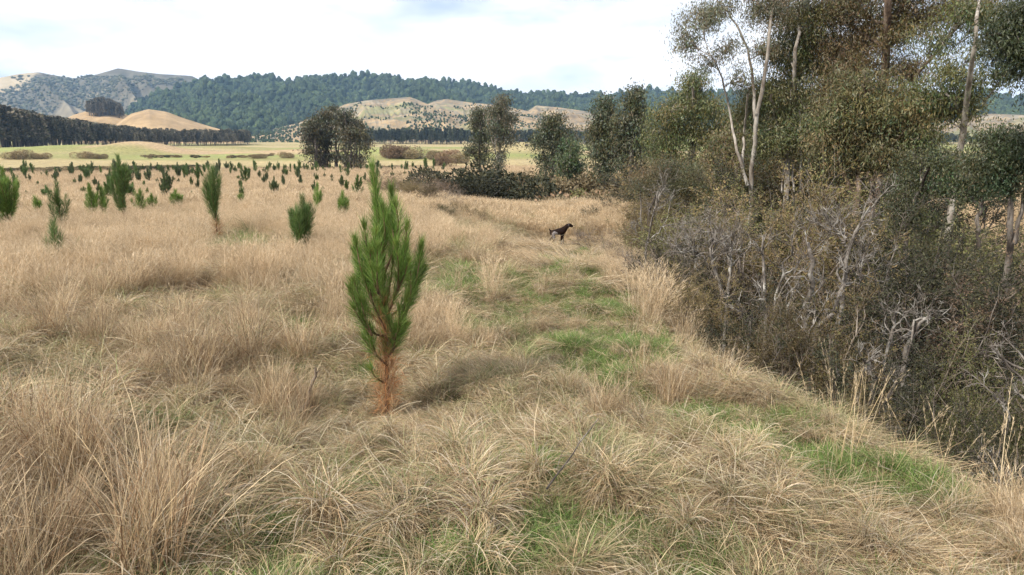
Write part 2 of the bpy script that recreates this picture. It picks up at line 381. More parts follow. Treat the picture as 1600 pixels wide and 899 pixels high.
# far crowns (broadleaf blobs and conifers)
def ico(sub):
    import bmesh
    bm = bmesh.new(); bmesh.ops.create_icosphere(bm, subdivisions=sub, radius=1); V = np.array([v.co[:] for v in bm.verts]); F = np.array([[v.index for v in f.verts] for f in bm.faces]); bm.free(); return V, F
def crown_blob(seed, cols):
    rs = np.random.RandomState(seed); V, F = ico(3); D = V.copy()
    q = rs.normal(size=(9, 3)); q = nrm(q); b = np.zeros(len(V))
    for c in q: b = np.maximum(b, np.exp(-np.sum((D-c)**2, 1)/.35))
    r = .62 + .42*b + rs.normal(0, .045, len(V))
    V = D*r[:, None]; V[:, 2] = V[:, 2]*.95 + .6
    C = pal(rs, len(V), cols, jit=.18)
    return mesh_np('crown_blob', V, [F], M_FOREST, C)
def conifer_far(seed, trunk=True, h=1.0, cols=((.075, .085, .05), (.10, .105, .065), (.05, .06, .035))):
    rs = np.random.RandomState(seed); n = 420
    t = rs.uniform(.30 if trunk else .05, 1, n)**.9; w = (1-t)*.26 + .05; a = rs.uniform(0, 2*math.pi, n); q = w*rs.uniform(.4, 1, n)
    C0 = np.stack([np.cos(a)*q, np.sin(a)*q, t], 1); D = nrm(np.stack([np.cos(a), np.sin(a), rs.normal(.3, .4, n)], 1))
    g = leafquads(C0, D, rs.uniform(.07, .13, n), rs.uniform(.04, .08, n), rs, pal(rs, n, cols, jit=.2))
    tv, tf = tubes(np.array([[[0, 0, -.1], [0, 0, .5], [0, 0, .97]]]), np.array([[.016, .012, .004]]), 5)
    V, F, C = cat_geo([g, (tv, tf, np.tile([.16, .13, .11], (len(tv), 1)))])
    return mesh_np('conifer_far', V, F, M_FOREST, C)
GREENF = [(.026, .042, .018), (.04, .056, .021), (.02, .034, .016), (.055, .07, .026)]
blobs = proto_collection('crown_blobs', [crown_blob(s, GREENF) for s in range(6)])
conis = proto_collection('conifers', [conifer_far(40+s) for s in range(5)])
leftw = proto_collection('brown_conifers', [conifer_far(80+s, True, 1, ((.20, .165, .12), (.13, .115, .08), (.16, .15, .095), (.08, .08, .05))) for s in range(5)])
greys = proto_collection('grey_conifers', [conifer_far(60+s, True, 1, ((.17, .145, .11), (.12, .105, .075))) for s in range(4)])

def forest_on(hname, n, rs, size, keep):
    zf, a0, a1, R0, Rc, R1 = HILLS[hname]
    A = rs.uniform(a0, a1, n); t = rs.uniform(0, 1.12, n); R = R0 + (Rc-R0)*t
    Z, _, _ = zf(A, R); X = R*np.sin(A); Y = R*np.cos(A); px, py = proj(X, Y, Z)
    k = keep(px, py, X, Y); X, Y, Z = X[k], Y[k], Z[k]; m = len(X)
    s = size[0] + (size[1]-size[0])*rs.uniform(0, 1, m)**1.6*(.6+.8*fbm(X*.008, Y*.008, 2))
    return np.stack([X, Y, Z], 1), np.stack([np.zeros(m), np.zeros(m), rs.uniform(0, 6.28, m)], 1), np.stack([s, s, s*rs.uniform(.9, 1.5, m)], 1), m
rs = np.random.RandomState(5)
P, r_, s_, m = forest_on('forest_hills', 21000, rs, (3.2, 9.5), lambda px, py, X, Y: (py < 214) & (px > 100) & (px < 1700))
scatter('native_forest', blobs, P, r_, s_, rs.randint(0, 6, m), 'dark blue green native forest covering the far hills', 'forest')
SCB = [(.10, .095, .05), (.08, .085, .042), (.13, .115, .07), (.055, .065, .035)]
scrubs = proto_collection('scrub_blobs', [crown_blob(20+s_i, SCB) for s_i in range(6)])
P, r_, s_, m = forest_on('scrub_hills', 16000, rs, (2.2, 6.5), lambda px, py, X, Y: (fbm(X*.004, Y*.004, 4) + .25*fbm(X*.02, Y*.02, 2) > .55) & (py > 119))
scatter('hill_scrub', scrubs, P, r_, s_*np.array([1, 1, .6]), rs.randint(0, 6, m), 'dark scrub in the folds of the grey brown far hills', 'scrub')
P, r_, s_, m = forest_on('cleared_hills', 5200, rs, (.8, 1.9), lambda px, py, X, Y: (fbm(X*.02, Y*.02, 3) + (py-185)*.006 > .50) & (py > 162))
scatter('replanted_scrub', blobs, P, r_, s_, rs.randint(0, 6, m), 'low green regrowth dotted over the cleared tan hillside', 'scrub')

def wood(name, coll, nidx, pts, rs, n, hgt, depth, label, zadd=0.0):
    """pts: (px, D, height factor) polyline; trees scattered in a belt behind it"""
    q = np.array(pts, float); u = rs.uniform(0, 1, n); px = np.interp(u, np.linspace(0, 1, len(q)), q[:, 0]); D = np.interp(u, np.linspace(0, 1, len(q)), q[:, 1]); hf = np.interp(u, np.linspace(0, 1, len(q)), q[:, 2])
    back = rs.uniform(0, 1, n)*depth; X = []; Y = []
    d = (px-800)/FPX; a = np.arctan2(d, CP + .2*SP); R = D + back; X = R*np.sin(a); Y = R*np.cos(a)
    Z = height(X, Y, False) + zadd + back*.03
    h = hgt*hf*rs.uniform(.5, 1.2, n)
    scatter(name, coll, np.stack([X, Y, Z], 1), np.stack([rs.normal(0, .03, n), rs.normal(0, .03, n), rs.uniform(0, 6.28, n)], 1), np.stack([h*rs.uniform(.8, 1.2, n), h*rs.uniform(.8, 1.2, n), h], 1), rs.randint(0, nidx, n), label, 'wood')
wood('pine_wood', leftw, 5, [(-120, 430, 1.05), (0, 450, .92), (60, 470, .76), (140, 500, .60), (210, 530, .48), (270, 560, .42), (330, 600, .42), (390, 640, .45)], rs, 1500, 19, 80, 'long dark pine wood behind the left pasture', 1.0)
wood('conifer_shelterbelt', conis, 5, [(545, 650, .8), (620, 650, 1.0), (700, 650, 1.1), (780, 660, 1.0), (850, 670, .95), (920, 680, .9)], rs, 620, 10.5, 50, 'dark conifer belt at the foot of the cleared hillside')
wood('far_wood', conis, 5, [(1380, 700, .8), (1450, 700, .6), (1520, 720, .5), (1620, 740, .6)], rs, 260, 14, 40, 'low dark wood at the foot of the right hand hills')
def knoll_stand():
    rs = np.random.RandomState(31); n = 190; zf, a0, a1, R0, Rc, R1 = HILLS['golden_rise']
    px = rs.uniform(143, 196, n); a = np.arctan2((px-800)/FPX, CP+.2*SP); R = rs.uniform(985, 1060, n); Z, _, _ = zf(a, R)
    h = rs.uniform(13, 17, n)*(1-.35*((px-168)/28)**2)
    scatter('bare_pine_stand', greys, np.stack([R*np.sin(a), R*np.cos(a), Z], 1), np.stack([np.zeros(n), np.zeros(n), rs.uniform(0, 6, n)], 1), np.stack([h, h, h], 1), rs.randint(0, 4, n), 'grey brown stand of pines on the golden knoll', 'wood')
knoll_stand()

# ------------------------------------------------------------------ gum trees
GK = 1.28
GUM = [(.075, .085, .035), (.10, .105, .045), (.055, .065, .028), (.13, .12, .055), (.115, .085, .04)]
def gum(label, group, D, trunks, blobs, leaf=(.15, .035, 90, .30), cols=GUM, bark=None, seed=1, name='gum_tree', cat='tree', base_py=None, ncol=None, depthk=1.0):
    rs = np.random.RandomState(seed); bark = bark or M_GUMBARK
    trunks = [[(a, b_, c*(.8 if D < 50 else 1)) for a, b_, c in t_] for t_ in trunks]
    if D >= 50 and D < 120: blobs = [(a, b_, c*1.08, d*1.05, int(n_*1.35)+1) for a, b_, c, d, n_ in blobs]
    if D < 50: leaf = (leaf[0]*.80, leaf[1]*.72, int(leaf[2]*1.55), leaf[3]*.9); blobs = [(a, b_, c, d, int(n_*1.35)+1) for a, b_, c, d, n_ in blobs]
    S = D/FPX
    b = gnd(trunks[0][0][0], D, trunks[0][0][1])
    root = empty(name, b, label, cat, group)
    TP = []; TR = []
    for ti, tr in enumerate(trunks):
        pts = []; 
        for k, (px, py, rad) in enumerate(tr):
            p = P3(px, py, D); 
            if k == 0 and ti == 0: p[2] = b[2]-.15
            elif k == 0 and len(tr) > 1 and py > 180: 
                g = height(p[0], p[1]); p[2] = min(p[2], float(g)-.1) if abs(p[2]-g) < 2.2 else p[2]
            p[:2] = p[:2]*(1 + (rs.normal(0, .25)*k/D if ti or k else 0)); pts.append(p)
        pts = np.array(pts); rad = np.array([t[2] for t in tr])
        K = 14; t = np.linspace(0, 1, K); u = np.linspace(0, 1, len(tr))
        # smooth interpolation
        PP = np.stack([np.interp(t, u, pts[:, i]) for i in range(3)], 1); 
        for _ in range(2): PP[1:-1] = (PP[:-2] + 2*PP[1:-1] + PP[2:])/4
        PP[1:-1] += rs.normal(0, .02, (K-2, 3))*D/25
        RR = np.interp(t, u, rad)
        TP.append(PP); TR.append(RR)
        V, F = tubes((PP - b)[None], RR[None], 9)
        link('trunk', mesh_np('trunk', V, [F], bark, None, True), root)
    allP = np.concatenate(TP); allR = np.concatenate(TR)
    LP = []; LR = []; BP = []; BR = []; LV = []
    for (px, py, rx, ry, n) in blobs:
        C = P3(px, py, D); rxm = rx*S; rym = ry*S; dm = max(rxm, .6)*depthk
        C[:2] = C[:2]*(1 + rs.uniform(-.4, .4)*dm/D)
        # attach
        below = allP[:, 2] < C[2] - .1*rym
        w = np.linalg.norm(allP - C, axis=1) + np.where(below, 0, 50) + .8*np.abs((C[2]-allP[:, 2]) - .8*np.linalg.norm(allP[:, :2]-C[:2], axis=1))
        ai = int(np.argmin(w)); A0 = allP[ai]; r0 = min(allR[ai]*.6, .09)
        t = np.linspace(0, 1, 8)[:, None]; mid = (A0+C)/2 + np.array([0, 0, -.12*np.linalg.norm(C-A0)]) + rs.normal(0, .1*np.linalg.norm(C-A0), 3)
        top = C + np.array([0, 0, .3*rym])
        L = (1-t)**2*A0 + 2*t*(1-t)*mid + t**2*top
        LP.append(L); LR.append(np.linspace(r0, max(r0*.2, .012), 8))
        d = nrm(rs.normal(size=(n, 3)))*(rs.uniform(.15, 1, (n, 1))**.45); T = C + d*np.array([rxm, dm, rym])
        T = T + rs.normal(0, .06, (n, 3))*rxm
        # sub-branches
        ii = rs.randint(3, 8, n); S0 = L[ii]; tt = np.linspace(0, 1, 6)[None, :, None]
        M_ = (S0+T)/2 + rs.normal(0, .12, (n, 3))*rxm + np.array([0, 0, .10*rym])
        Q = (1-tt)**2*S0[:, None] + 2*tt*(1-tt)*M_[:, None] + tt**2*T[:, None]
        BP.append(Q); BR.append(np.linspace(1, .3, 6)[None, :]*np.full((n, 1), max(.012, .0007*D)))
        nl = leaf[2]; m = n*nl; f = rs.uniform(.55, 1.0, m); ti_ = np.repeat(np.arange(n), nl)
        kk = np.minimum((f*5).astype(int), 4); fr = (f*5-kk)[:, None]
        base = Q[ti_, kk]*(1-fr) + Q[ti_, kk+1]*fr + rs.normal(0, leaf[3], (m, 3))*np.array([1, 1, .8])
        dr = nrm(rs.normal(0, .55, (m, 3)) + np.array([0, 0, -.75]))
        tc = np.repeat(rs.uniform(.7, 1.35, (n, 1))*np.concatenate([rs.normal(1.05, .16, (n, 1)), np.ones((n, 1)), rs.normal(1, .12, (n, 1))], 1), nl, axis=0)
        col = pal(rs, m, ncol or cols)*tc*GK
        LV.append(leafquads(base-b, dr, leaf[0]*rs.uniform(.7, 1.3, m), leaf[1]*rs.uniform(.7, 1.3, m), rs, col))
    V1, F1 = tubes(np.array(LP)-b, np.array(LR), 6); V2, F2 = tubes(np.concatenate(BP)-b, np.concatenate(BR), 3)
    V, F, _ = cat_geo([(V1, F1), (V2, F2)])
    link('limbs', mesh_np('limbs', V, F, bark, None, True), root)
    V, F, C = cat_geo(LV)
    link('crown', mesh_np('crown', V, F, M_LEAF, C), root)
    return root
G1 = 'gum trees along the gully'
REDG = [(.10, .075, .035), (.12, .10, .045), (.085, .085, .035), (.14, .10, .05), (.07, .06, .03)]
DKG = [(.03, .04, .018), (.045, .055, .022), (.035, .045, .02), (.06, .065, .03)]
OLV = [(.085, .10, .035), (.11, .12, .045), (.065, .08, .03), (.135, .13, .055)]
gum('pale multi-stemmed gum at the left of the near grove with a grey leafy top', G1, 26,
    [[(1178, 300, .10), (1176, 250, .095), (1180, 200, .085), (1195, 120, .07), (1203, 50, .055), (1210, -50, .04)],
     [(1168, 290, .07), (1150, 230, .06), (1140, 180, .045), (1130, 120, .035), (1110, 90, .025)],
     [(1180, 190, .07), (1175, 100, .05), (1155, 40, .04), (1120, 0, .03)],
     [(1160, 270, .06), (1163, 200, .05), (1168, 150, .035)]],
    [(1095, 35, 42, 26, 13), (1120, 12, 30, 14, 8), (1070, 60, 22, 22, 8), (1140, 78, 24, 16, 5), (1105, 100, 34, 18, 5), (1190, 15, 40, 25, 14), (1150, 120, 28, 18, 5), (1230, -10, 60, 36, 20), (1150, -30, 50, 25, 14), (1200, 80, 22, 22, 6)], (.15, .034, 85, .22), [(.10, .11, .065), (.13, .13, .08), (.08, .09, .05), (.12, .10, .055)], seed=1)
gum('leafy gum with bright green patch beside the pale multi-stemmed gum', G1, 27,
    [[(1235, 300, .12), (1232, 230, .11), (1238, 150, .09), (1245, 60, .06), (1250, 0, .04)], [(1228, 270, .07), (1215, 200, .06), (1205, 150, .04)], [(1240, 300, .045), (1238, 230, .04), (1236, 165, .025)], [(1250, 300, .045), (1252, 230, .04), (1249, 175, .02)], [(1222, 300, .035), (1226, 240, .03), (1214, 200, .02)], [(1262, 300, .04), (1263, 240, .035), (1268, 190, .02)]],
    [(1225, 80, 34, 34, 20), (1200, 150, 34, 34, 22), (1175, 165, 26, 30, 14), (1240, 150, 36, 40, 24), (1215, 210, 44, 34, 24), (1255, 95, 36, 40, 24), (1270, 40, 40, 34, 22), (1180, 225, 30, 26, 12), (1260, 220, 34, 40, 18)], (.15, .036, 95, .26), OLV, seed=2)
gum('tall red-barked gum with thick trunk rising from the middle of the grove', G1, 27,
    [[(1370, 300, .24), (1372, 240, .21), (1378, 160, .18), (1384, 80, .15), (1388, 0, .12), (1390, -70, .07)], [(1390, 150, .08), (1425, 125, .07), (1465, 85, .05), (1495, 45, .04), (1520, 20, .02)], [(1360, 290, .12), (1352, 220, .1), (1345, 170, .07)]],
    [(1330, 20, 44, 36, 28), (1300, 70, 40, 34, 24), (1380, 60, 36, 34, 20), (1410, 20, 40, 34, 22), (1370, -20, 60, 34, 26), (1290, 10, 40, 34, 24), (1320, 120, 40, 34, 22), (1440, 30, 30, 20, 10), (1480, 15, 34, 18, 12), (1430, 110, 28, 26, 11), (1530, 10, 30, 20, 8), (1400, 115, 30, 30, 10), (1450, -30, 60, 24, 18)], (.15, .034, 95, .27), REDG, M_REDBARK, seed=3)
gum('broad bushy gum in front of the thick red-barked trunk', G1, 22,
    [[(1345, 310, .13), (1342, 260, .11), (1350, 200, .08), (1352, 140, .05)], [(1330, 300, .08), (1310, 250, .06), (1300, 210, .04)], [(1362, 290, .07), (1385, 245, .05), (1400, 220, .03)]],
    [(1345, 140, 50, 26, 20), (1310, 175, 40, 28, 18), (1380, 175, 46, 28, 20), (1350, 205, 50, 34, 24), (1295, 215, 34, 30, 15), (1405, 210, 34, 28, 15), (1330, 250, 44, 28, 18), (1390, 245, 38, 24, 14), (1430, 190, 24, 20, 8)], (.15, .036, 95, .24), [(.10, .105, .042), (.13, .12, .05), (.08, .085, .035), (.15, .12, .055)], M_REDBARK, seed=4)
gum('dense brown-green gum filling the grove between its tallest trunks', G1, 32,
    [[(1290, 290, .14), (1288, 230, .12), (1292, 150, .1), (1296, 60, .06)], [(1280, 285, .08), (1270, 220, .06), (1262, 160, .04)], [(1300, 280, .08), (1312, 210, .06)]],
    [(1290, 110, 46, 40, 30), (1260, 170, 40, 36, 22), (1305, 180, 44, 40, 24), (1230, 30, 50, 34, 24), (1290, 240, 50, 30, 18), (1420, 240, 50, 36, 20), (1350, 60, 44, 40, 24), (1240, 255, 40, 24, 14)], (.17, .042, 95, .32), REDG, M_REDBARK, seed=5)
gum('slender leaning gum with sparse clumps at the right of the grove', G1, 22,
    [[(1478, 400, .12), (1484, 350, .11), (1496, 260, .10), (1502, 200, .10), (1515, 120, .07), (1526, 50, .05), (1532, -20, .03)], [(1502, 200, .05), (1530, 170, .04), (1560, 130, .02)], [(1505, 180, .045), (1480, 150, .035), (1455, 110, .02)]],
    [(1478, 118, 30, 16, 8), (1498, 165, 34, 20, 14), (1460, 170, 28, 20, 10), (1440, 210, 30, 18, 10), (1515, 120, 22, 18, 5), (1540, 75, 24, 20, 5), (1510, 15, 34, 20, 10), (1475, 255, 40, 20, 12), (1500, 150, 40, 12, 8), (1455, 60, 34, 26, 9), (1560, 20, 36, 26, 10), (1430, 150, 30, 24, 9), (1550, 120, 24, 20, 6)], (.14, .034, 80, .20), OLV, seed=6)
gum('dark-leaved tree with two thin trunks at the right edge below the white sky', G1, 15,
    [[(1567, 480, .075), (1575, 420, .07), (1582, 340, .06), (1578, 280, .04), (1570, 230, .03)], [(1585, 380, .05), (1600, 310, .035), (1612, 250, .03)]],
    [(1565, 222, 30, 16, 10), (1590, 245, 28, 16, 10), (1545, 255, 26, 12, 8), (1600, 215, 26, 14, 8), (1570, 290, 30, 12, 6), (1625, 260, 30, 24, 8)], (.085, .024, 150, .15), DKG, M_DARKBARK, seed=7)
gum('dark-leaved branch of a tall tree hanging in from the top right corner', G1, 13,
    [[(1680, 560, .12), (1672, 300, .10), (1655, 150, .08), (1640, 60, .06), (1625, -20, .04)], [(1655, 160, .04), (1620, 130, .03), (1600, 95, .02), (1580, 70, .012)]],
    [(1580, 55, 26, 22, 12), (1600, 30, 26, 20, 12), (1590, 100, 20, 24, 8), (1560, 80, 16, 14, 4), (1640, 40, 40, 40, 14), (1660, 120, 40, 40, 12), (1610, 5, 30, 10, 6)], (.085, .022, 130, .14), DKG, M_DARKBARK, seed=8)
gum('small dark tree with crooked stems standing before the golden grass on the right', G1, 19,
    [[(1415, 380, .07), (1420, 330, .06), (1440, 290, .05), (1452, 260, .03)], [(1530, 390, .06), (1528, 330, .05), (1545, 290, .035)]],
    [(1440, 255, 34, 16, 10), (1420, 285, 30, 16, 9), (1465, 285, 26, 14, 7), (1405, 310, 26, 20, 8), (1540, 280, 26, 14, 8), (1510, 300, 24, 14, 6), (1425, 340, 24, 24, 8), (1520, 265, 30, 14, 8)], (.09, .026, 120, .17), DKG+OLV[:1], M_DARKBARK, seed=9)
gum('dull olive gum filling in behind the pale gum stems', G1, 33,
    [[(1205, 290, .12), (1203, 230, .10), (1200, 180, .06)], [(1190, 285, .07), (1175, 235, .05)]],
    [(1205, 150, 34, 34, 18), (1180, 200, 40, 34, 22), (1225, 195, 40, 34, 22), (1165, 245, 34, 26, 16), (1210, 245, 44, 28, 22), (1150, 195, 24, 26, 10)], (.19, .05, 85, .34), OLV+REDG[:2], seed=51)
gum('rust-tinged gum behind the broad bushy one', G1, 33,
    [[(1400, 290, .12), (1402, 230, .10), (1405, 170, .06)], [(1330, 285, .1), (1328, 220, .08), (1322, 160, .05)]],
    [(1400, 190, 40, 34, 20), (1340, 190, 50, 34, 22), (1385, 240, 46, 28, 20), (1320, 250, 46, 26, 18), (1430, 250, 24, 24, 8), (1280, 215, 40, 34, 18), (1350, 110, 40, 40, 20)], (.19, .05, 85, .34), REDG, M_REDBARK, seed=52)
gum('broad olive gum left of the grove with pale branches showing', G1, 36,
    [[(1085, 300, .16), (1082, 250, .14), (1085, 200, .10), (1082, 140, .06)], [(1075, 290, .09), (1055, 240, .07), (1040, 210, .04)], [(1092, 280, .09), (1112, 230, .07), (1120, 190, .04)]],
    [(1082, 128, 20, 12, 10), (1075, 150, 36, 18, 18), (1050, 180, 34, 22, 20), (1105, 175, 36, 26, 20), (1035, 215, 34, 24, 20), (1078, 215, 44, 28, 24), (1120, 220, 30, 30, 16), (1030, 250, 30, 22, 14), (1075, 260, 44, 24, 18), (1120, 265, 30, 24, 12), (1145, 200, 20, 30, 10)], (.19, .05, 85, .32), OLV, seed=10)
gum('low olive gum just right of the broad olive one', G1, 30,
    [[(1140, 300, .10), (1138, 260, .08), (1135, 220, .05)]],
    [(1135, 225, 26, 20, 12), (1125, 255, 30, 22, 14), (1155, 255, 26, 24, 12), (1110, 285, 30, 16, 10), (1160, 290, 30, 18, 10)], (.17, .045, 85, .28), OLV+REDG, seed=11)
gum('flat-topped small dark tree over the grey brush near the gully bend', G1, 19,
    [[(1008, 372, .05), (1012, 340, .045), (1022, 310, .035), (1040, 285, .02)], [(1012, 335, .03), (1000, 305, .02)]],
    [(1050, 262, 34, 12, 12), (1080, 275, 30, 12, 10), (1018, 272, 24, 12, 8), (1060, 290, 36, 14, 12), (1095, 300, 24, 14, 8), (1000, 290, 18, 12, 5)], (.06, .016, 240, .16), [(.075, .068, .03), (.055, .055, .028), (.10, .085, .04), (.04, .045, .022)], M_DARKBARK, seed=12)
MID = 'dense gums on the gully floor'
MG = [(.05, .06, .03), (.07, .078, .035), (.038, .046, .022), (.085, .085, .045)]
gum('tall pointed dark gum, right of the pointed pair beside the broad olive gum', MID, 56, [[(985, 292, .2), (986, 240, .16), (990, 180, .1), (993, 140, .05)]],
    [(994, 145, 10, 14, 8), (990, 168, 20, 18, 16), (980, 195, 24, 22, 20), (1003, 195, 22, 22, 18), (985, 228, 32, 24, 24), (1010, 230, 20, 24, 14), (980, 258, 28, 20, 16)], (.24, .075, 75, .38), MG, M_DARKBARK, seed=13)
gum('tall pointed dark gum, left of the pointed pair', MID, 60, [[(948, 285, .2), (948, 240, .15), (948, 190, .1), (948, 158, .05)]],
    [(948, 160, 12, 12, 8), (944, 182, 20, 16, 16), (940, 208, 26, 20, 22), (958, 210, 20, 20, 14), (938, 236, 26, 20, 18), (960, 240, 22, 20, 14), (945, 262, 28, 16, 12)], (.25, .08, 75, .4), MG, M_DARKBARK, seed=14)
gum('dark gum with several bare lower stems in mid valley', MID, 72, [[(862, 312, .16), (864, 260, .13), (866, 200, .06)], [(858, 310, .1), (852, 270, .08), (848, 230, .05)], [(866, 308, .1), (876, 265, .08), (880, 220, .05)]],
    [(865, 186, 14, 12, 12), (862, 202, 20, 14, 16), (880, 210, 22, 14, 14), (850, 222, 22, 14, 14), (872, 232, 26, 14, 14), (893, 225, 14, 14, 8), (848, 248, 16, 12, 8), (862, 262, 22, 12, 8), (858, 285, 22, 10, 6)], (.28, .09, 70, .42), MG, M_DARKBARK, seed=15)
gum('small greener gum in front of the dark mid valley gum', MID, 66, [[(888, 312, .09), (890, 275, .07), (892, 240, .04)], [(896, 310, .06), (900, 280, .04)]],
    [(892, 232, 13, 12, 10), (888, 250, 17, 14, 14), (903, 258, 13, 14, 10), (886, 268, 18, 10, 8)], (.26, .08, 70, .36), [(.055, .08, .03), (.075, .10, .035), (.045, .06, .025)], M_GUMBARK, seed=16)
gum('shorter airy gum, left of the twin gums above the dark bush', MID, 84, [[(752, 292, .15), (750, 250, .12), (750, 190, .05)], [(750, 262, .08), (740, 240, .06)], [(752, 250, .08), (764, 225, .05)]],
    [(750, 176, 11, 10, 9), (748, 194, 14, 12, 12), (756, 212, 13, 12, 9), (744, 222, 13, 10, 8), (740, 238, 12, 9, 9), (762, 236, 11, 9, 5), (752, 250, 12, 8, 4)], (.28, .09, 62, .36), MG, M_DARKBARK, seed=17)
gum('taller airy gum, right of the twin gums above the dark bush', MID, 82, [[(778, 300, .17), (778, 250, .14), (782, 200, .1), (786, 160, .05)], [(778, 260, .08), (792, 225, .05), (800, 200, .03)], [(777, 250, .08), (768, 215, .05)]],
    [(785, 160, 12, 10, 9), (779, 176, 18, 12, 14), (796, 182, 13, 12, 9), (772, 196, 14, 13, 9), (790, 204, 18, 13, 11), (776, 220, 16, 12, 8), (797, 222, 12, 12, 5), (780, 242, 18, 12, 6), (778, 262, 14, 9, 4)], (.28, .09, 62, .38), [(.075, .08, .045), (.10, .10, .06), (.055, .06, .035)], M_GUMBARK, seed=18)
GR = 'round clump of gums standing alone on the pasture edge'
cl = [(492, 250, 186, 470, 506), (508, 258, 172, 484, 526), (524, 262, 166, 502, 546), (540, 262, 172, 520, 566), (556, 258, 190, 538, 578), (500, 262, 205, 472, 520), (548, 262, 200, 530, 580)]
lb = ['leftmost gum of the lone round clump', 'second gum from the left in the lone round clump', 'tallest central gum of the lone round clump', 'gum right of the tallest in the lone round clump', 'rightmost gum of the lone round clump', 'low gum at the front left of the lone round clump', 'low gum at the front right of the lone round clump']
for i, (px, by, ty, xl, xr) in enumerate(cl):
    w = (xr-xl)/2; c = (xl+xr)/2; hh = by-ty
    bl = [(px, ty+8, w*.5, 8, 8), (c, ty+hh*.20, w*.95, 12, 20), (c-w*.55, ty+hh*.42, w*.4, 12, 8), (c+w*.6, ty+hh*.42, w*.45, 12, 10), (c-w*.35, ty+hh*.82, w*.6, 8, 5), (c+w*.35, ty+hh*.84, w*.6, 8, 5)]
    gum(lb[i], GR, 146 + (i % 3)*4 - (6 if i > 4 else 0), [[(px, by, .3), (px+1, by-hh*.4, .22), (px-1, by-hh*.85, .1)], [(px+3, by-8, .16), (px+6, by-hh*.45, .14), (px+8, by-hh*.7, .06)]], bl, (.5, .17, 46, .6), [(.05, .05, .025), (.07, .066, .032), (.038, .04, .02)], M_DARKBARK, seed=30+i, depthk=.8)

# ------------------------------------------------------------------ shrubs
SHCOL = {
 'brown': [(.19, .13, .06), (.15, .115, .047), (.22, .16, .08), (.11, .085, .037), (.17, .15, .05)],
 'olive': [(.15, .14, .055), (.19, .165, .07), (.11, .11, .045), (.14, .15, .05)],
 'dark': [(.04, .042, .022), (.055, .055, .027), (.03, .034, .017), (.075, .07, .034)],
 'grey': [(.20, .175, .15), (.16, .14, .12), (.25, .22, .19)],
 'russet': [(.18, .12, .075), (.14, .095, .06), (.23, .155, .10)]}
def shrub(kind, seed, stems=9, h=2.6, spread=.45, leafn=26, ls=.035, bark=None, twig=True):
    """a bush of height about h at the origin: stems > branches > twigs with small leaves"""
    rs = np.random.RandomState(seed)
    a = rs.uniform(0, 2*math.pi, stems); tl = rs.uniform(.1, spread+.25, stems)
    S = np.stack([np.cos(a)*.08, np.sin(a)*.08, np.full(stems, -.15)], 1)*1.0
    D = np.stack([np.cos(a)*np.sin(tl), np.sin(a)*np.sin(tl), np.cos(tl)], 1)
    Pa = grow(S, D, rs.uniform(.7, 1.0, stems)*h, 8, rs, .16, .02)
    Ra = np.linspace(1, .25, 8)[None, :]*rs.uniform(.016, .032, (stems, 1))*h/2.6
    S1, D1, t1 = spawn(Pa, 8, .30, 1.0, .75, rs); Pb = grow(S1, D1, rs.uniform(.25, .5, len(S1))*h*(1.1-.5*t1), 6, rs, .2, .05)
    Rb = np.linspace(1, .35, 6)[None, :]*rs.uniform(.006, .011, (len(S1), 1))
    S2, D2, t2 = spawn(Pb, 7, .25, 1.0, .7, rs); Pc = grow(S2, D2, rs.uniform(.10, .22, len(S2))*h, 4, rs, .2, .04)
    Rc = np.full((len(S2), 4), .0035)*np.linspace(1, .5, 4)
    g1 = tubes(Pa, Ra, 6); g2 = tubes(Pb, Rb, 4); g3 = tubes(Pc, Rc, 3)
    V, F, _ = cat_geo([g1, g2, g3])
    m_st = mesh_np('stems', V, F, bark or M_GREYTWIG, None, True)
    n = leafn*len(S2); ti = np.repeat(np.arange(len(S2)), leafn); f = rs.uniform(.1, 1, n)*3; k = np.minimum(f.astype(int), 2); fr = (f-k)[:, None]
    B = Pc[ti, k]*(1-fr) + Pc[ti, k+1]*fr + rs.normal(0, .025*h/2.6, (n, 3)); T = nrm(Pc[ti, k+1]-Pc[ti, k])
    Dl = nrm(T*.6 + rs.normal(0, .6, (n, 3))); tc = np.repeat(rs.uniform(.75, 1.25, len(S2)), leafn)[:, None]
    gl = leafquads(B, Dl, ls*rs.uniform(.6, 1.4, n), ls*.38*rs.uniform(.7, 1.3, n), rs, pal(rs, n, SHCOL[kind])*tc)
    m_lf = mesh_np('foliage', gl[0], [gl[1]], M_SHRUBLEAF, gl[2])
    return m_st, m_lf
PROTO = {}
for key, args in {
  'brown': [dict(kind='brown', seed=s, leafn=46) for s in (1, 2, 3)],
  'olive': [dict(kind='olive', seed=s, leafn=46) for s in (4, 5)],
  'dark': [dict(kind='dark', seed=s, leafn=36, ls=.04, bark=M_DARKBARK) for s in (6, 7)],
  'grey': [dict(kind='grey', seed=s, leafn=5, stems=12, ls=.025) for s in (8, 9)],
  'russet': [dict(kind='russet', seed=s, leafn=34) for s in (10, 11)]}.items():
    PROTO[key] = [shrub(**a) for a in args]
SHCOL['far_brown_c'] = [(.27, .20, .11), (.22, .17, .09), (.32, .25, .14), (.15, .12, .06)]
SHCOL['far_russet_c'] = [(.30, .19, .11), (.25, .16, .095), (.35, .24, .15), (.16, .11, .065)]
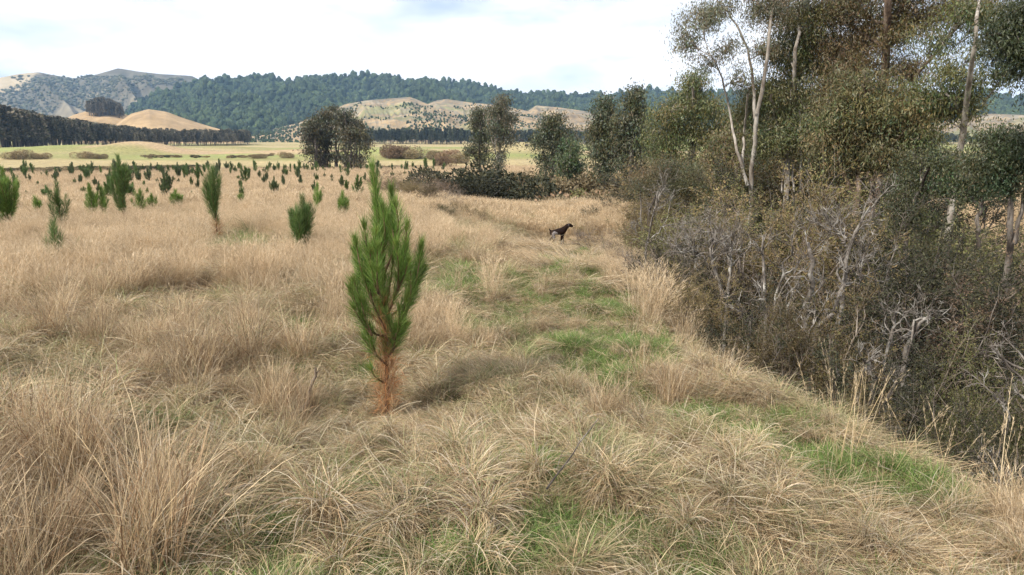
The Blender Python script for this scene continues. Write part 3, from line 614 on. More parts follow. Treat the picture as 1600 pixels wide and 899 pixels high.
def far_bush(kind, seed):
    """low dense rounded bush of height 1 for the valley floor"""
    rs = np.random.RandomState(seed); n = 5200
    c = rs.normal(0, .45, (9, 3)); c[:, 2] = np.abs(c[:, 2])*.35 + .35; rr_ = rs.uniform(.32, .5, 9)
    i = rs.randint(0, 9, n); d = nrm(rs.normal(size=(n, 3))); p = c[i] + d*rr_[i][:, None]*rs.uniform(.7, 1.02, (n, 1)); p[:, 2] = np.abs(p[:, 2])
    g = leafquads(p, nrm(d+rs.normal(0, .6, (n, 3))), rs.uniform(.05, .10, n), rs.uniform(.03, .055, n), rs, pal(rs, n, SHCOL[kind]))
    S = np.zeros((9, 3)); P_ = np.linspace(0, 1, 5)[None, :, None]*c[:, None, :]; V, F = tubes(P_, np.tile(np.linspace(.035, .012, 5), (9, 1)), 4)
    return mesh_np('stems', V, [F], M_DARKBARK, None, True), mesh_np('foliage', g[0], [g[1]], M_SHRUBLEAF, g[2])
for kind, sd in (('brown', 51), ('dark', 52), ('olive', 53), ('russet', 54)):
    PROTO['far_'+kind] = [far_bush('far_%s_c' % kind if 'far_%s_c' % kind in SHCOL else kind, sd + 10*q_) for q_ in range(3)]
_sr = np.random.RandomState(99)
def put_shrub(px, py, D, kind, h, label, group='scrub bushes filling the gully', w=1.0, name='scrub_bush', top=None):
    """px, py: photo pixel of the bush's foot"""
    b = gnd(px, D, py); p = PROTO[kind][_sr.randint(len(PROTO[kind]))]
    if top is not None: h = max(P3(px, top, D)[2] - b[2], .5)
    o = empty(name, b, label, 'bush', group); s = h/(2.6 if not kind.startswith('far') else 1.0)
    o.scale = (s*w, s*w, s); o.rotation_euler = (0, 0, _sr.uniform(0, 6.28))
    link('stems', p[0], o); link('foliage', p[1], o)
    return o
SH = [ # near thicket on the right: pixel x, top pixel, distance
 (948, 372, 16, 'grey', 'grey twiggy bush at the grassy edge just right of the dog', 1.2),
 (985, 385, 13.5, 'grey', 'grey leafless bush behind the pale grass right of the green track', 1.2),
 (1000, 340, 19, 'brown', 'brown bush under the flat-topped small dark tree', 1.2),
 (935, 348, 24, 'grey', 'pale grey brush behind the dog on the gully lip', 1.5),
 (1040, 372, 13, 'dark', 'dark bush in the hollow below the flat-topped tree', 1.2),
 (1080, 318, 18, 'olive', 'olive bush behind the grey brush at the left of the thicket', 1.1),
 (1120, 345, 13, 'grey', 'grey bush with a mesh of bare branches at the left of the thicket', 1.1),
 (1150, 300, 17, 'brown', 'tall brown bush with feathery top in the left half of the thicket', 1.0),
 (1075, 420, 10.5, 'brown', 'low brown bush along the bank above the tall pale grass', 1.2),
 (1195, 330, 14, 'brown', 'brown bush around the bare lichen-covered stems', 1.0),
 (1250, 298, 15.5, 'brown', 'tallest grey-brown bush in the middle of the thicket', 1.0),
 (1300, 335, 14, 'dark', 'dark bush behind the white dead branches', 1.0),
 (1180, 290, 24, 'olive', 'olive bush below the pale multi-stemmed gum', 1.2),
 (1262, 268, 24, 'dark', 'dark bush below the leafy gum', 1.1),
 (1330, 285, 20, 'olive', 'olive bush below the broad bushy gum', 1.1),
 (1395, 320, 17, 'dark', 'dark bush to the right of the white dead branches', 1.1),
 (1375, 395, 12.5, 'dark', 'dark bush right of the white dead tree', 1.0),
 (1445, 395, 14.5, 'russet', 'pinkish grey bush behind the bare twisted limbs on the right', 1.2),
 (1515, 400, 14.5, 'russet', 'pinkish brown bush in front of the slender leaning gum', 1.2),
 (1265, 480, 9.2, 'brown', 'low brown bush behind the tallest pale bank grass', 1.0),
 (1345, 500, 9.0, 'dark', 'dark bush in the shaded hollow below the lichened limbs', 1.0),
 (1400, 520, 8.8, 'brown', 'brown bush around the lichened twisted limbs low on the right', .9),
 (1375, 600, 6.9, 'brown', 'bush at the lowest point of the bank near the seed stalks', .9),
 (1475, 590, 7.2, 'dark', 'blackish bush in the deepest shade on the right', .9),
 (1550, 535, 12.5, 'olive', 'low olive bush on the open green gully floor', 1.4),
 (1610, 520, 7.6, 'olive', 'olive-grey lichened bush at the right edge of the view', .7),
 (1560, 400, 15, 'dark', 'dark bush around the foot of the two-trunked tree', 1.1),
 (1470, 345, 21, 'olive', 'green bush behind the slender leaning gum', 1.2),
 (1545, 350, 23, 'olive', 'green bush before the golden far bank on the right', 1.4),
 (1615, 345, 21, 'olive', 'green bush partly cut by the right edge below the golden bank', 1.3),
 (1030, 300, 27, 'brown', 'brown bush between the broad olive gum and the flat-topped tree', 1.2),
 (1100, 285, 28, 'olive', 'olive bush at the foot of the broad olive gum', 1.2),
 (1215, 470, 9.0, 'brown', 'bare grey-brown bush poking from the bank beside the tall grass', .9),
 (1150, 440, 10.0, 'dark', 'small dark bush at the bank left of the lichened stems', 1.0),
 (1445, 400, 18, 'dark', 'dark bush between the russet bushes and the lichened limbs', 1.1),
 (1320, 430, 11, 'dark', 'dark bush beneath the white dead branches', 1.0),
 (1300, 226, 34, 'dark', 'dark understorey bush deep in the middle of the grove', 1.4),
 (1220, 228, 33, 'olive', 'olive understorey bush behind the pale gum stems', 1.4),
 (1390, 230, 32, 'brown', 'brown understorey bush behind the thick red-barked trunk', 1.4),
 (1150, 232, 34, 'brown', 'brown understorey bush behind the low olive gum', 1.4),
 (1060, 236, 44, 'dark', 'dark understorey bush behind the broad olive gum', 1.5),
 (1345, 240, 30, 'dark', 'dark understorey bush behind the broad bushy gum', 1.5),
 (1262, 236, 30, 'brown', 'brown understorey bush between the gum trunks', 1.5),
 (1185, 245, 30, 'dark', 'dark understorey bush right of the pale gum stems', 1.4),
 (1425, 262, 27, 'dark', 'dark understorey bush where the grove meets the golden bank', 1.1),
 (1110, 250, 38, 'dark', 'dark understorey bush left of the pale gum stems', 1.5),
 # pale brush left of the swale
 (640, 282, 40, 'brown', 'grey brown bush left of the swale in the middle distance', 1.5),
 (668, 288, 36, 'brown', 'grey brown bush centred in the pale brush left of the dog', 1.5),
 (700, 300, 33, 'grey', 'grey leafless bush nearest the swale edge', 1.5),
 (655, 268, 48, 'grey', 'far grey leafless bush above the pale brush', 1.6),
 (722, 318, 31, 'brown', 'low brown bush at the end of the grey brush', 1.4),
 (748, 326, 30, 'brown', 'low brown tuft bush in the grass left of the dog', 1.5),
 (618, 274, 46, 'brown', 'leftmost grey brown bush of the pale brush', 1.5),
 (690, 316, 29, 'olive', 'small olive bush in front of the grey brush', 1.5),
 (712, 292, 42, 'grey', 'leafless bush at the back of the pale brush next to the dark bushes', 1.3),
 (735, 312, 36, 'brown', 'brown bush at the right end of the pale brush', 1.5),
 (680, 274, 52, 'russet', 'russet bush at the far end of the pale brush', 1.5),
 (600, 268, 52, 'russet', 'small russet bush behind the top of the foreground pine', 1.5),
 (775, 332, 34, 'brown', 'small brown bush alone in the swale grass', 1.4),
 (905, 358, 29, 'grey', 'low grey brush immediately behind the dog', 1.6),
 (930, 322, 33, 'dark', 'dark low bush beyond the dog', 1.4),
 (965, 300, 36, 'dark', 'dark bush beyond the dog under the pointed gums', 1.4),
 (1000, 290, 38, 'brown', 'brown bush behind the dark ones beyond the dog', 1.4),
]
for (px, tp, D, k, lab, w) in SH: put_shrub(px, tp, D, k, 1, lab, w=w, top=tp)
FS = [ (735, 262, 60, 'far_dark', 'big dark bush at the foot of the twin airy gums', 1.1), (772, 274, 56, 'far_dark', 'dark bush beside the big one below the twin airy gums', 1.1), (748, 282, 53, 'far_dark', 'dark bush in front of the big one below the twin airy gums', 1.2),
 (706, 268, 60, 'far_dark', 'leftmost dark bush below the twin airy gums', 1.2), (812, 288, 66, 'far_russet', 'russet bush in the gap right of the twin airy gums', 1.0), (800, 292, 62, 'far_brown', 'brown bush right of the dark bushes', .9),
 (834, 290, 60, 'far_brown', 'brown bush left of the bare-stemmed mid valley gum', 1.0), (846, 284, 72, 'far_russet', 'reddish bush behind the bare-stemmed mid valley gum', 1.3), (876, 290, 62, 'far_russet', 'reddish bush right of the bare-stemmed mid valley gum', 1.4),
 (903, 279, 64, 'far_brown', 'brown bush right of the small greener gum', 1.3), (930, 276, 62, 'far_brown', 'brown bush at the foot of the left pointed gum', 1.3), (862, 303, 54, 'far_brown', 'low brown bush before the bare-stemmed mid valley gum', 1.4),
 (818, 303, 53, 'far_dark', 'small dark bush on the golden bank beyond the dog', 1.1), (905, 300, 52, 'far_dark', 'dark bush at the crest of the golden bank', 1.3), (960, 268, 60, 'far_brown', 'brown bush between the two pointed gums', 1.3),
 (845, 309, 51, 'far_olive', 'small olive bush on the golden bank', 1.3), (800, 268, 90, 'far_brown', 'distant brown bush behind the twin airy gums', 1.4), (885, 270, 84, 'far_brown', 'distant brown bush behind the greener gum', 1.4), (925, 292, 50, 'far_russet', 'reddish bush left of the gully bend', 1.3), (955, 296, 46, 'far_brown', 'brown bush right above the gully bend', 1.3)]
for (px, tp, D, k, lab, w) in FS: put_shrub(px, tp, D, k, 1, lab, w=w, group='bushes on the valley floor', top=tp)
PB = [(632, 242, 225, 'far_russet', 4.2, 'tallest reddish bush on the pasture right of the lone tree clump', 1.6), (615, 243, 230, 'far_brown', 3.0, 'reddish brown bush left of the tallest one on the pasture', 1.6), (650, 245, 220, 'far_brown', 3.0, 'brown bush right of the tallest one on the pasture', 1.7),
 (700, 252, 190, 'far_russet', 3.2, 'round reddish bush left of the twin airy gums on the pasture', 1.4), (718, 254, 185, 'far_brown', 2.8, 'round brown bush nearest the twin airy gums on the pasture', 1.5), (685, 246, 210, 'far_brown', 2.6, 'small dark brown bush in the row before the conifer belt', 1.4), (693, 262, 150, 'far_russet', 2.6, 'pointed rusty bush at the end of the seedling rows', .7),
 (35, 228, 250, 'far_brown', 2.6, 'flat brown bush leftmost on the pasture', 1.7), (62, 228, 252, 'far_brown', 2.0, 'flat brown bush second from the left on the pasture', 1.5), (135, 227, 258, 'far_brown', 2.4, 'flat brown bush at the foot of the pasture mound', 1.4), (155, 228, 256, 'far_brown', 1.8, 'low brown bush beside the one at the mound foot', 1.3), (402, 234, 235, 'far_brown', 1.5, 'tiny brown bush on the pasture left of the lone tree clump', 1.6), (450, 234, 235, 'far_brown', 1.8, 'small brown bush close left of the lone tree clump', 1.6)]
for (px, py, D, k, h, lab, w) in PB: put_shrub(px, py, D, k, h, lab, w=w, group='bushes scattered on the pasture')

# strip of low dark scrub along the far edge of the plantation, and brown banks in the pasture: a mass nobody could count
def scrub_strip():
    rs = np.random.RandomState(4); n = 620
    px = np.concatenate([rs.uniform(-60, 310, 430), rs.uniform(310, 700, 190)]); D = rs.uniform(152, 158, n); u = (px-800)/FPX; a = np.arctan2(u, CP+.17*SP)
    X = D*np.sin(a); Y = D*np.cos(a); Z = height(X, Y)
    s = rs.uniform(.5, 1.25, n)*np.where(px > 310, .5, 1)
    me = [PROTO['far_brown'][0][1], PROTO['far_dark'][0][1], PROTO['far_brown'][1][1]]
    c = proto_collection('edge_scrub', me)
    scatter('scrub_strip', c, np.stack([X, Y, Z], 1), np.stack([X*0, X*0, rs.uniform(0, 6, n)], 1), np.stack([s*1.3, s*1.3, s], 1), rs.randint(0, 3, n), 'low dark scrub strip along the far edge of the seedling rows', 'scrub')
    n = 260; q = [(150, 224, 268), (260, 226, 272)]
    px = rs.uniform(160, 480, n); D = 262 + 10*np.sin(px*.03) + rs.normal(0, 5, n); u = (px-800)/FPX; a = np.arctan2(u, CP+.17*SP); k = fbm(px*.02, px*0, 3) > .45
    X = (D*np.sin(a))[k]; Y = (D*np.cos(a))[k]; m = len(X); Z = height(X, Y); s = rs.uniform(.2, .75, m)
    scatter('scrub_line', c, np.stack([X, Y, Z], 1), np.stack([X*0, X*0, rs.uniform(0, 6, m)], 1), np.stack([s*1.3, s*1.3, s], 1), rs.randint(0, 3, m), 'thin broken line of brown scrub across the pasture', 'scrub')
scrub_strip()

# ------------------------------------------------------------------ dead lichened trees
def dead_tree(label, D, stems, seed, bark=None, n1=5, n2=4, tw=.35, name='dead_tree', L1=.5, group='dead lichened stems standing in the thicket'):
    rs = np.random.RandomState(seed); b = gnd(stems[0][0][0], D, stems[0][0][1]); root = empty(name, b, label, 'dead tree', group)
    tv = []; bv = []
    for st in stems:
        pts = np.array([P3(px, py, D) for px, py, r in st]); pts[0, 2] = min(pts[0, 2], float(height(pts[0, 0], pts[0, 1]))-.05) if st is stems[0] or True and st[0][1] > 480 else pts[0, 2]
        pts[1:, 1] += rs.normal(0, .12, len(pts)-1)
        K = 12; t = np.linspace(0, 1, K); u = np.linspace(0, 1, len(st)); PP = np.stack([np.interp(t, u, pts[:, i]) for i in range(3)], 1) - b
        PP[1:] += rs.normal(0, .018, (K-1, 3)); RR = np.interp(t, u, [s[2] for s in st])
        tv.append(tubes(PP[None], RR[None], 7))
        S, Dd, tt = spawn(PP[None], n1, .35, 1, .7, rs); Pb = grow(S, Dd, rs.uniform(.5, 1.1, len(S))*L1*2*(1.2-.6*tt), 7, rs, .25, .06)
        bv.append(tubes(Pb, np.linspace(.009, .004, 7)[None, :]*rs.uniform(.8, 1.3, (len(S), 1)), 5))
        S, Dd, tt = spawn(Pb, n2, .2, 1, .7, rs); Pc = grow(S, Dd, rs.uniform(.2, .5, len(S))*L1*1.6, 6, rs, .25, .05)
        bv.append(tubes(Pc, np.tile(np.linspace(.0045, .0025, 6), (len(S), 1)), 3))
        S, Dd, tt = spawn(Pc, n2, .2, 1, .7, rs); Pd = grow(S, Dd, rs.uniform(.1, .25, len(S))*L1*1.6, 4, rs, .25, .03)
        bv.append(tubes(Pd, np.tile(np.linspace(.0035, .002, 4), (len(S), 1)), 3))
    V, F, _ = cat_geo(tv); link('trunk', mesh_np('trunk', V, F, bark or M_LICHEN, None, True), root)
    V, F, _ = cat_geo(bv); link('branches', mesh_np('branches', V, F, bark or M_LICHEN, None, True), root)
dead_tree('whitest dead tree with a fan of bleached branches in the thicket', 11, [[(1290, 540, .035), (1305, 490, .032), (1315, 440, .03), (1320, 390, .025), (1345, 350, .018), (1360, 325, .01)], [(1322, 385, .018), (1318, 370, .014)], [(1312, 450, .018), (1345, 435, .014), (1370, 425, .008)]], 71, n1=8, n2=5, L1=.42)
dead_tree('thick spotted stem standing upright in the middle of the thicket', 10.6, [[(1252, 550, .04), (1258, 500, .038), (1262, 450, .034), (1258, 400, .03), (1262, 380, .02)], [(1256, 490, .02), (1240, 510, .018), (1215, 540, .02)]], 72, n1=5, L1=.4)
dead_tree('pair of thin straight pale stems left of the thick spotted stem', 10.4, [[(1196, 560, .026), (1198, 500, .024), (1203, 430, .02), (1202, 370, .012)], [(1205, 560, .02), (1212, 490, .018), (1228, 420, .014), (1235, 385, .008)], [(1210, 550, .016), (1225, 500, .014), (1245, 450, .01)]], 73, n1=4, L1=.35)
dead_tree('bent pale stem leaning right below the white dead tree', 10.2, [[(1268, 560, .03), (1275, 520, .028), (1295, 490, .028), (1310, 455, .022), (1313, 430, .014)]], 74, n1=3, L1=.3)
dead_tree('spreading bare grey tree at the left of the thicket', 12, [[(1130, 520, .03), (1135, 470, .028), (1118, 430, .024), (1110, 400, .02), (1125, 365, .012)], [(1135, 470, .022), (1145, 420, .02), (1148, 390, .012)], [(1118, 430, .018), (1095, 400, .014), (1075, 385, .008)]], 75, n1=9, n2=5, L1=.5)
dead_tree('forked twisting pale limbs on the right above the green gully floor', 9.6, [[(1410, 600, .03), (1420, 550, .028), (1435, 500, .02), (1445, 480, .012)], [(1385, 560, .02), (1388, 530, .018), (1400, 480, .012)], [(1390, 505, .014), (1420, 500, .01), (1440, 495, .007)]], 76, n1=4, L1=.3)
dead_tree('low crusty branch with pale lichen near the bank foot', 8.2, [[(1355, 660, .026), (1370, 600, .022), (1360, 575, .018), (1345, 560, .01)], [(1372, 600, .016), (1400, 575, .01)]], 77, n1=6, n2=4, L1=.22)
dead_tree('grey bare tree by the bend behind the dog side brush', 16, [[(1008, 440, .03), (1010, 390, .026), (1018, 340, .02), (1030, 300, .012)], [(1012, 380, .016), (1035, 355, .012), (1055, 350, .008)]], 78, n1=7, n2=5, L1=.6)
dead_tree('thin lichened twigs at the lower right edge', 6.6, [[(1595, 700, .018), (1590, 640, .015), (1596, 590, .012), (1588, 560, .007)], [(1592, 640, .01), (1572, 605, .006)]], 79, n1=7, n2=4, L1=.22)
dead_tree('bare pale stem among the brush behind the bank grass', 9.2, [[(1185, 560, .016), (1180, 520, .014), (1170, 480, .01)], [(1240, 560, .014), (1255, 530, .012), (1275, 500, .008)]], 80, n1=4, L1=.25)

# ------------------------------------------------------------------ young pines
PN = [(.12, .21, .035), (.155, .25, .05), (.085, .155, .03), (.20, .27, .06)]
PN_OR = [(.48, .20, .07), (.40, .22, .10), (.48, .32, .16), (.26, .13, .06)]
def needles(P, dens, L, rs, cols, w=.0022, ang=.55, t0=.0, sc=1.0):
    """needles along polylines"""
    M, K, _ = P.shape; seg = np.linalg.norm(np.diff(P, axis=1), axis=2).sum(1); out = []
    cnt = np.maximum((seg*dens).astype(int), 6); ti = np.repeat(np.arange(M), cnt); n = len(ti)
    f = (t0 + (1-t0)*rs.uniform(0, 1, n))*(K-1); k = np.minimum(f.astype(int), K-2); fr = (f-k)[:, None]
    B = P[ti, k]*(1-fr) + P[ti, k+1]*fr; T = nrm(P[ti, k+1]-P[ti, k]); pr = nrm(np.cross(T, rs.normal(size=T.shape)))
    a = np.clip(rs.normal(ang, .18, n), .1, 1.3)[:, None]; a = a*(1-.5*(f/(K-1))[:, None]**4)
    D = nrm(T*np.cos(a) + pr*np.sin(a) + np.array([0, 0, .12])); ln = L*rs.uniform(.7, 1.15, n)
    C = pal(rs, n, cols, jit=.15)*np.repeat(rs.uniform(.85, 1.2, M), cnt)[:, None]
    return leafquads(B, D, ln, np.full(n, w*2), rs, C)
def pine_from_shoots(root, b, shoots, rs, dens, L, w, trunk_i=0, dead=None, tipcol=True):
    """shoots: list of (K,3) world polylines; the first is the leader"""
    K = 9
    def rsmp(p):
        t = np.linspace(0, 1, K); u = np.linspace(0, 1, len(p)); q = np.stack([np.interp(t, u, p[:, i]) for i in range(3)], 1)
        for _ in range(2): q[1:-1] = (q[:-2]+2*q[1:-1]+q[2:])/4
        return q - b
    Q = [rsmp(np.array(s)) for s in shoots]
    V, F = tubes(Q[0][None], np.linspace(.022, .006, K)[None], 8); tr = link('trunk', mesh_np('trunk', V, [F], M_PINEBARK, None, True), root)
    g = needles(Q[0][None], dens*1.5, L, rs, PN, w, .6, .28); link('needles', mesh_np('needles', g[0], [g[1]], M_NEEDLE, g[2]), tr)
    if dead:
        parts = []
        for (t0, t1, n, spread) in dead:
            m = n; f = rs.uniform(t0, t1, m)*(K-1); k = np.minimum(f.astype(int), K-2); fr = (f-k)[:, None]; B = Q[0][k]*(1-fr)+Q[0][k+1]*fr
            D = nrm(rs.normal(0, spread, (m, 3)) + np.array([0, 0, -.35 if spread > .5 else .6])); B = B + rs.normal(0, .028, (m, 3))*np.array([1.3, 1.3, 1])
            parts.append(leafquads(B, D, L*rs.uniform(.8, 1.4, m), np.full(m, w*2), rs, pal(rs, m, PN_OR, jit=.2)))
        V, F, C = cat_geo(parts); o = link('dead_needles', mesh_np('dead_needles', V, F, M_NEEDLE, C), root); o['label'] = 'rusty orange dead needles low on the stem'
    for q in Q[1:]:
        V, F = tubes(q[None], np.linspace(.010, .005, K)[None], 6); br = link('branch', mesh_np('branch', V, [F], M_PINEBARK, None, True), root)
        g = needles(q[None], dens, L, rs, PN, w, rs.uniform(.45, .75), .15); 
        tip = needles((q[-3:]+np.array([0, 0, .0]))[None], dens*1.2, L*.55, rs, [(.16, .22, .05), (.22, .26, .06)], w, .45, .7)
        V, F, C = cat_geo([g, tip]); link('needles', mesh_np('needles', V, F, M_NEEDLE, C), br)
def hero_pine():
    rs = np.random.RandomState(12); D = 6.3; b = gnd(603, D, 655)
    root = empty('young_pine', b, 'tall bright young pine in the foreground with rusty dead needles at its foot', 'pine sapling', 'young plantation pines')
    spec = [[(604, 655, 0), (606, 600, 0), (604, 540, 0), (602, 470, 0), (598, 400, 0), (590, 330, 0), (583, 268, 0)],
      [(603, 480, 0), (612, 420, .1), (612, 360, .12), (608, 302, .12)],
      [(604, 520, 0), (592, 485, .1), (570, 450, .15), (554, 425, .2), (548, 405, .2)],
      [(604, 520, 0), (585, 470, -.1), (568, 420, -.12), (560, 375, -.1)],
      [(604, 535, 0), (630, 500, .1), (648, 450, .15), (655, 388, .15)],
      [(603, 500, 0), (625, 450, -.12), (636, 400, -.15), (640, 352, -.15)],
      [(603, 530, 0), (620, 525, -.15), (634, 495, -.2), (640, 460, -.22)],
      [(602, 510, 0), (580, 480, .2), (568, 440, .3), (570, 400, .3)],
      [(602, 500, 0), (612, 470, .25), (622, 430, .3), (625, 400, .32)],
      [(602, 470, 0), (590, 430, -.18), (580, 390, -.2), (577, 350, -.2)],
      [(600, 440, 0), (590, 400, .15), (583, 360, .15), (582, 330, .15)],
      [(600, 430, 0), (618, 390, -.1), (628, 350, -.12), (622, 320, -.12)],
      [(598, 400, 0), (606, 360, -.12), (602, 325, -.12)],
      [(603, 525, 0), (588, 515, -.2), (572, 480, -.25), (560, 445, -.28)],
      [(602, 480, 0), (600, 450, -.25), (598, 420, -.3), (600, 380, -.3)],
      [(603, 500, 0), (634, 480, .2), (648, 440, .22), (652, 410, .22)],
      [(603, 515, 0), (576, 495, .05), (562, 468, .08), (557, 440, .1)],
      [(604, 560, 0), (616, 545, -.1), (628, 525, -.12), (636, 505, -.12)],
      [(604, 570, 0), (592, 552, -.1), (582, 535, -.1), (578, 515, -.1)],
      [(605, 600, 0), (594, 592, -.05), (586, 584, -.06), (582, 576, -.06)]]
    sh = []
    for s in spec:
        p = []
        for (px, py, dy) in s:
            q = P3(px, py, D); q[1] += dy; p.append(q)
        p = np.array(p); 
        if s is spec[0]: p[0, 2] = b[2]-.05
        sh.append(p)
    ex = []
    for p in sh[1:-1]:
        for q in range(2):
            i0 = len(p)//2 - 1 if len(p) > 3 else 0; k = rs.uniform(.45, .8)
            seg = p[i0:].copy(); o0 = seg[0].copy(); off = np.array([rs.normal(0, .035), rs.normal(0, .06), rs.normal(.03, .04)])
            seg = o0 + (seg - o0)*k; seg[1:] += off*np.linspace(.6, 1.3, len(seg)-1)[:, None]; ex.append(seg)
    sh += ex
    pine_from_shoots(root, b, sh, rs, 560, .16, .0016, dead=[(.02, .34, 650, .9), (.08, .50, 1500, .38)])
    for i, dx in ((0, 1),):
        pass
hero_pine()
def pine_parts(seed, h, form=0, dens=380, L=.15, w=.0035, orange=0.3, nb=12, cols=None):
    """generic young pine at origin of height h, upswept shoots"""
    rs = np.random.RandomState(seed); cols = cols or PN
    lean = rs.normal(0, .03, 2); K = 7; t = np.linspace(0, 1, K)
    lead = np.stack([lean[0]*t*h, lean[1]*t*h, t*h - .05], 1)
    S = []; D = []; Ls = []
    for i in range(nb):
        tt = rs.uniform(.18, .72) if form != 2 else rs.uniform(.05, .4); a = rs.uniform(0, 6.28); an = rs.uniform(.35, .75) if form == 0 else rs.uniform(.2, .5)
        S.append([lean[0]*tt*h, lean[1]*tt*h, tt*h]); D.append([math.cos(a)*math.sin(an), math.sin(a)*math.sin(an), math.cos(an)]); Ls.append(h*((.56-.45*tt) if form != 2 else (.72-.75*tt))*rs.uniform(.75, 1.15))
    Pb = grow(np.array(S), np.array(D), np.array(Ls), K, rs, .03, .14)
    V1, F1 = tubes(lead[None], np.linspace(.02, .006, K)[None]*max(h/2, .5), 6); V2, F2 = tubes(Pb, np.tile(np.linspace(.009, .005, K), (nb, 1))*max(h/2, .5), 4)
    V, F, _ = cat_geo([(V1, F1), (V2, F2)])
    st = mesh_np('trunk', V, F, M_PINEBARK, None, True)
    g1 = needles(lead[None], dens*1.4, L, rs, cols, w, .7, .25); g2 = needles(Pb, dens, L, rs, cols, w, .65, .10)
    parts = [g1, g2]
    V, F, C = cat_geo(parts); nd = mesh_np('needles', V, F, M_NEEDLE, C)
    dn = None
    if orange:
        m = int(160*orange*h); z = rs.uniform(.02, .32, m)*h; B = np.stack([lean[0]*z, lean[1]*z, z], 1) + rs.normal(0, .03, (m, 3)); Dd = nrm(rs.normal(0, .7, (m, 3)) + np.array([0, 0, .2]))
        g = leafquads(B, Dd, L*rs.uniform(.8, 1.3, m), np.full(m, w*2), rs, pal(rs, m, PN_OR)); dn = mesh_np('dead_needles', g[0], [g[1]], M_NEEDLE, g[2])
    return st, nd, dn
def put_pine(px, by, ty, D, seed, label, group='young plantation pines', form=0, orange=.3, nb=12, dens=420, w=None, wide=1.0, cols=None):
    dens = dens*.62
    b = gnd(px, D, by); top = P3(px, ty, D)[2]; h = max(top-b[2], .4)
    L = .20; w = w or max(.002, .00016*D)
    st, nd, dn = pine_parts(seed, h, form, dens, L, w, orange, nb, cols)
    o = empty('young_pine', b, label, 'pine sapling', group); link('trunk', st, o); link('needles', nd, o); o.scale = (wide, wide, 1); o.rotation_euler = (0, 0, seed*1.3)
    if dn: link('dead_needles', dn, o)
DPN = [(.085, .15, .038), (.115, .185, .05), (.065, .115, .032), (.15, .21, .06)]
put_pine(470, 395, 306, 15.5, 101, 'stout dark green young pine left of the foreground pine', nb=26, form=2, dens=620, cols=DPN, orange=0)
put_pine(497, 342, 288, 27, 102, 'thin young pine close behind the stout dark green one', nb=9, wide=.8)
put_pine(537, 352, 300, 25, 103, 'bright young pine between the stout dark one and the foreground pine', nb=16, form=2)
put_pine(340, 378, 260, 19, 104, 'tall narrow blue-green young pine with rusty foot in the left middle distance', nb=18, form=1, orange=1.4, cols=DPN)
put_pine(195, 336, 244, 26, 105, 'tall many-shooted young pine left of the tall narrow one', nb=26, dens=520, cols=DPN, wide=1.0)
put_pine(95, 350, 287, 22, 106, 'young pine with bright green head over bare orange twigs', nb=9, orange=2.0, cols=[(.07, .13, .03), (.09, .15, .04)])
put_pine(88, 400, 346, 15, 107, 'small dark pine shoot low in the grass at the left', nb=6, orange=0, cols=DPN)
put_pine(14, 335, 262, 24, 108, 'bushy green young pine at the left edge', nb=22, form=2, wide=1.15)
put_pine(-6, 330, 285, 24, 109, 'young pine cut by the left edge of the view', nb=14)
put_pine(146, 330, 289, 29, 110, 'small young pine just left of the many-shooted one', nb=10)
put_pine(163, 330, 293, 29, 111, 'small slim pine touching the many-shooted one', nb=8)
put_pine(218, 330, 298, 30, 112, 'short pine just right of the many-shooted one', nb=8)
put_pine(240, 328, 304, 31, 113, 'pale low pine in the gap right of the many-shooted one', nb=10, form=2)
put_pine(277, 330, 298, 31, 114, 'rounded green pine midway between the two tallest left pines', nb=16, form=2, wide=1.2)
put_pine(380, 335, 305, 32, 115, 'small pine right of the tall narrow one', nb=8)
put_pine(60, 328, 308, 32, 116, 'low pine between the left edge pine and the orange twigged one', nb=10, form=2)
FAR = 'distant rows of young pines'
# distant rows: copies of a few builds
rsf = np.random.RandomState(77); PP_ = []
LPN = [(.08, .12, .045), (.10, .14, .05), (.07, .09, .04)]
for i_ in range(7):
    PP_.append(pine_parts(200+i_, 1.5, i_ % 3, 150, .17, .011, .35 if i_ % 2 else 0, 10 + 3*(i_ % 3), DPN if i_ % 2 == 0 else LPN))
def ordinal(i):
    return '%d%s' % (i, 'th' if 10 <= i % 100 <= 20 else {1: 'st', 2: 'nd', 3: 'rd'}.get(i % 10, 'th'))
placed = []
for (D0, D1, n, x0, x1, gname, lab) in (
        (36, 60, 30, 0, 590, 'small young pines just beyond the large ones', '%s from the left of the small pines just beyond the large left ones'),
        (60, 92, 32, 0, 600, 'small pines in the middle rows', '%s from the left of the small pines in the middle rows'),
        (92, 125, 52, 0, 640, 'tiny pines in the far rows', '%s from the left of the tiny pines in the far rows'),
        (125, 149, 130, 0, 700, 'tiny pines in the last rows before the pasture', None)):
    c = []; tries = 0
    while len(c) < n and tries < n*60:
        tries += 1; px = rsf.uniform(x0-10, x1); D = rsf.uniform(D0, D1)
        if D < 60 and 430 < px < 480: continue
        g = gnd(px, D)
        if any(math.hypot(g[0]-q[0], g[1]-q[1]) < max(1.8, .016*D) for q in placed): continue
        placed.append(g); c.append((px, g))
    c.sort(key=lambda q: q[0])
    for i_, (px, g) in enumerate(c):
        st, nd, dn = PP_[rsf.randint(7)]; sz = rsf.choice([.55, .75, .9, 1.1, 1.35], p=[.2, .25, .25, .2, .1])*rsf.uniform(.9, 1.1)*(.75 if D0 < 60 else .95 if D0 < 90 else 1.2)
        o = empty('young_pine', g, lab % ordinal(i_+1) if lab else 'tiny dark pine in the last rows before the pasture', 'pine sapling', gname)
        wz = sz*rsf.uniform(.8, 1.25); o.scale = (wz, wz, sz); o.rotation_euler = (rsf.normal(0, .05), rsf.normal(0, .05), rsf.uniform(0, 6.28)); link('trunk', st, o); link('needles', nd, o)

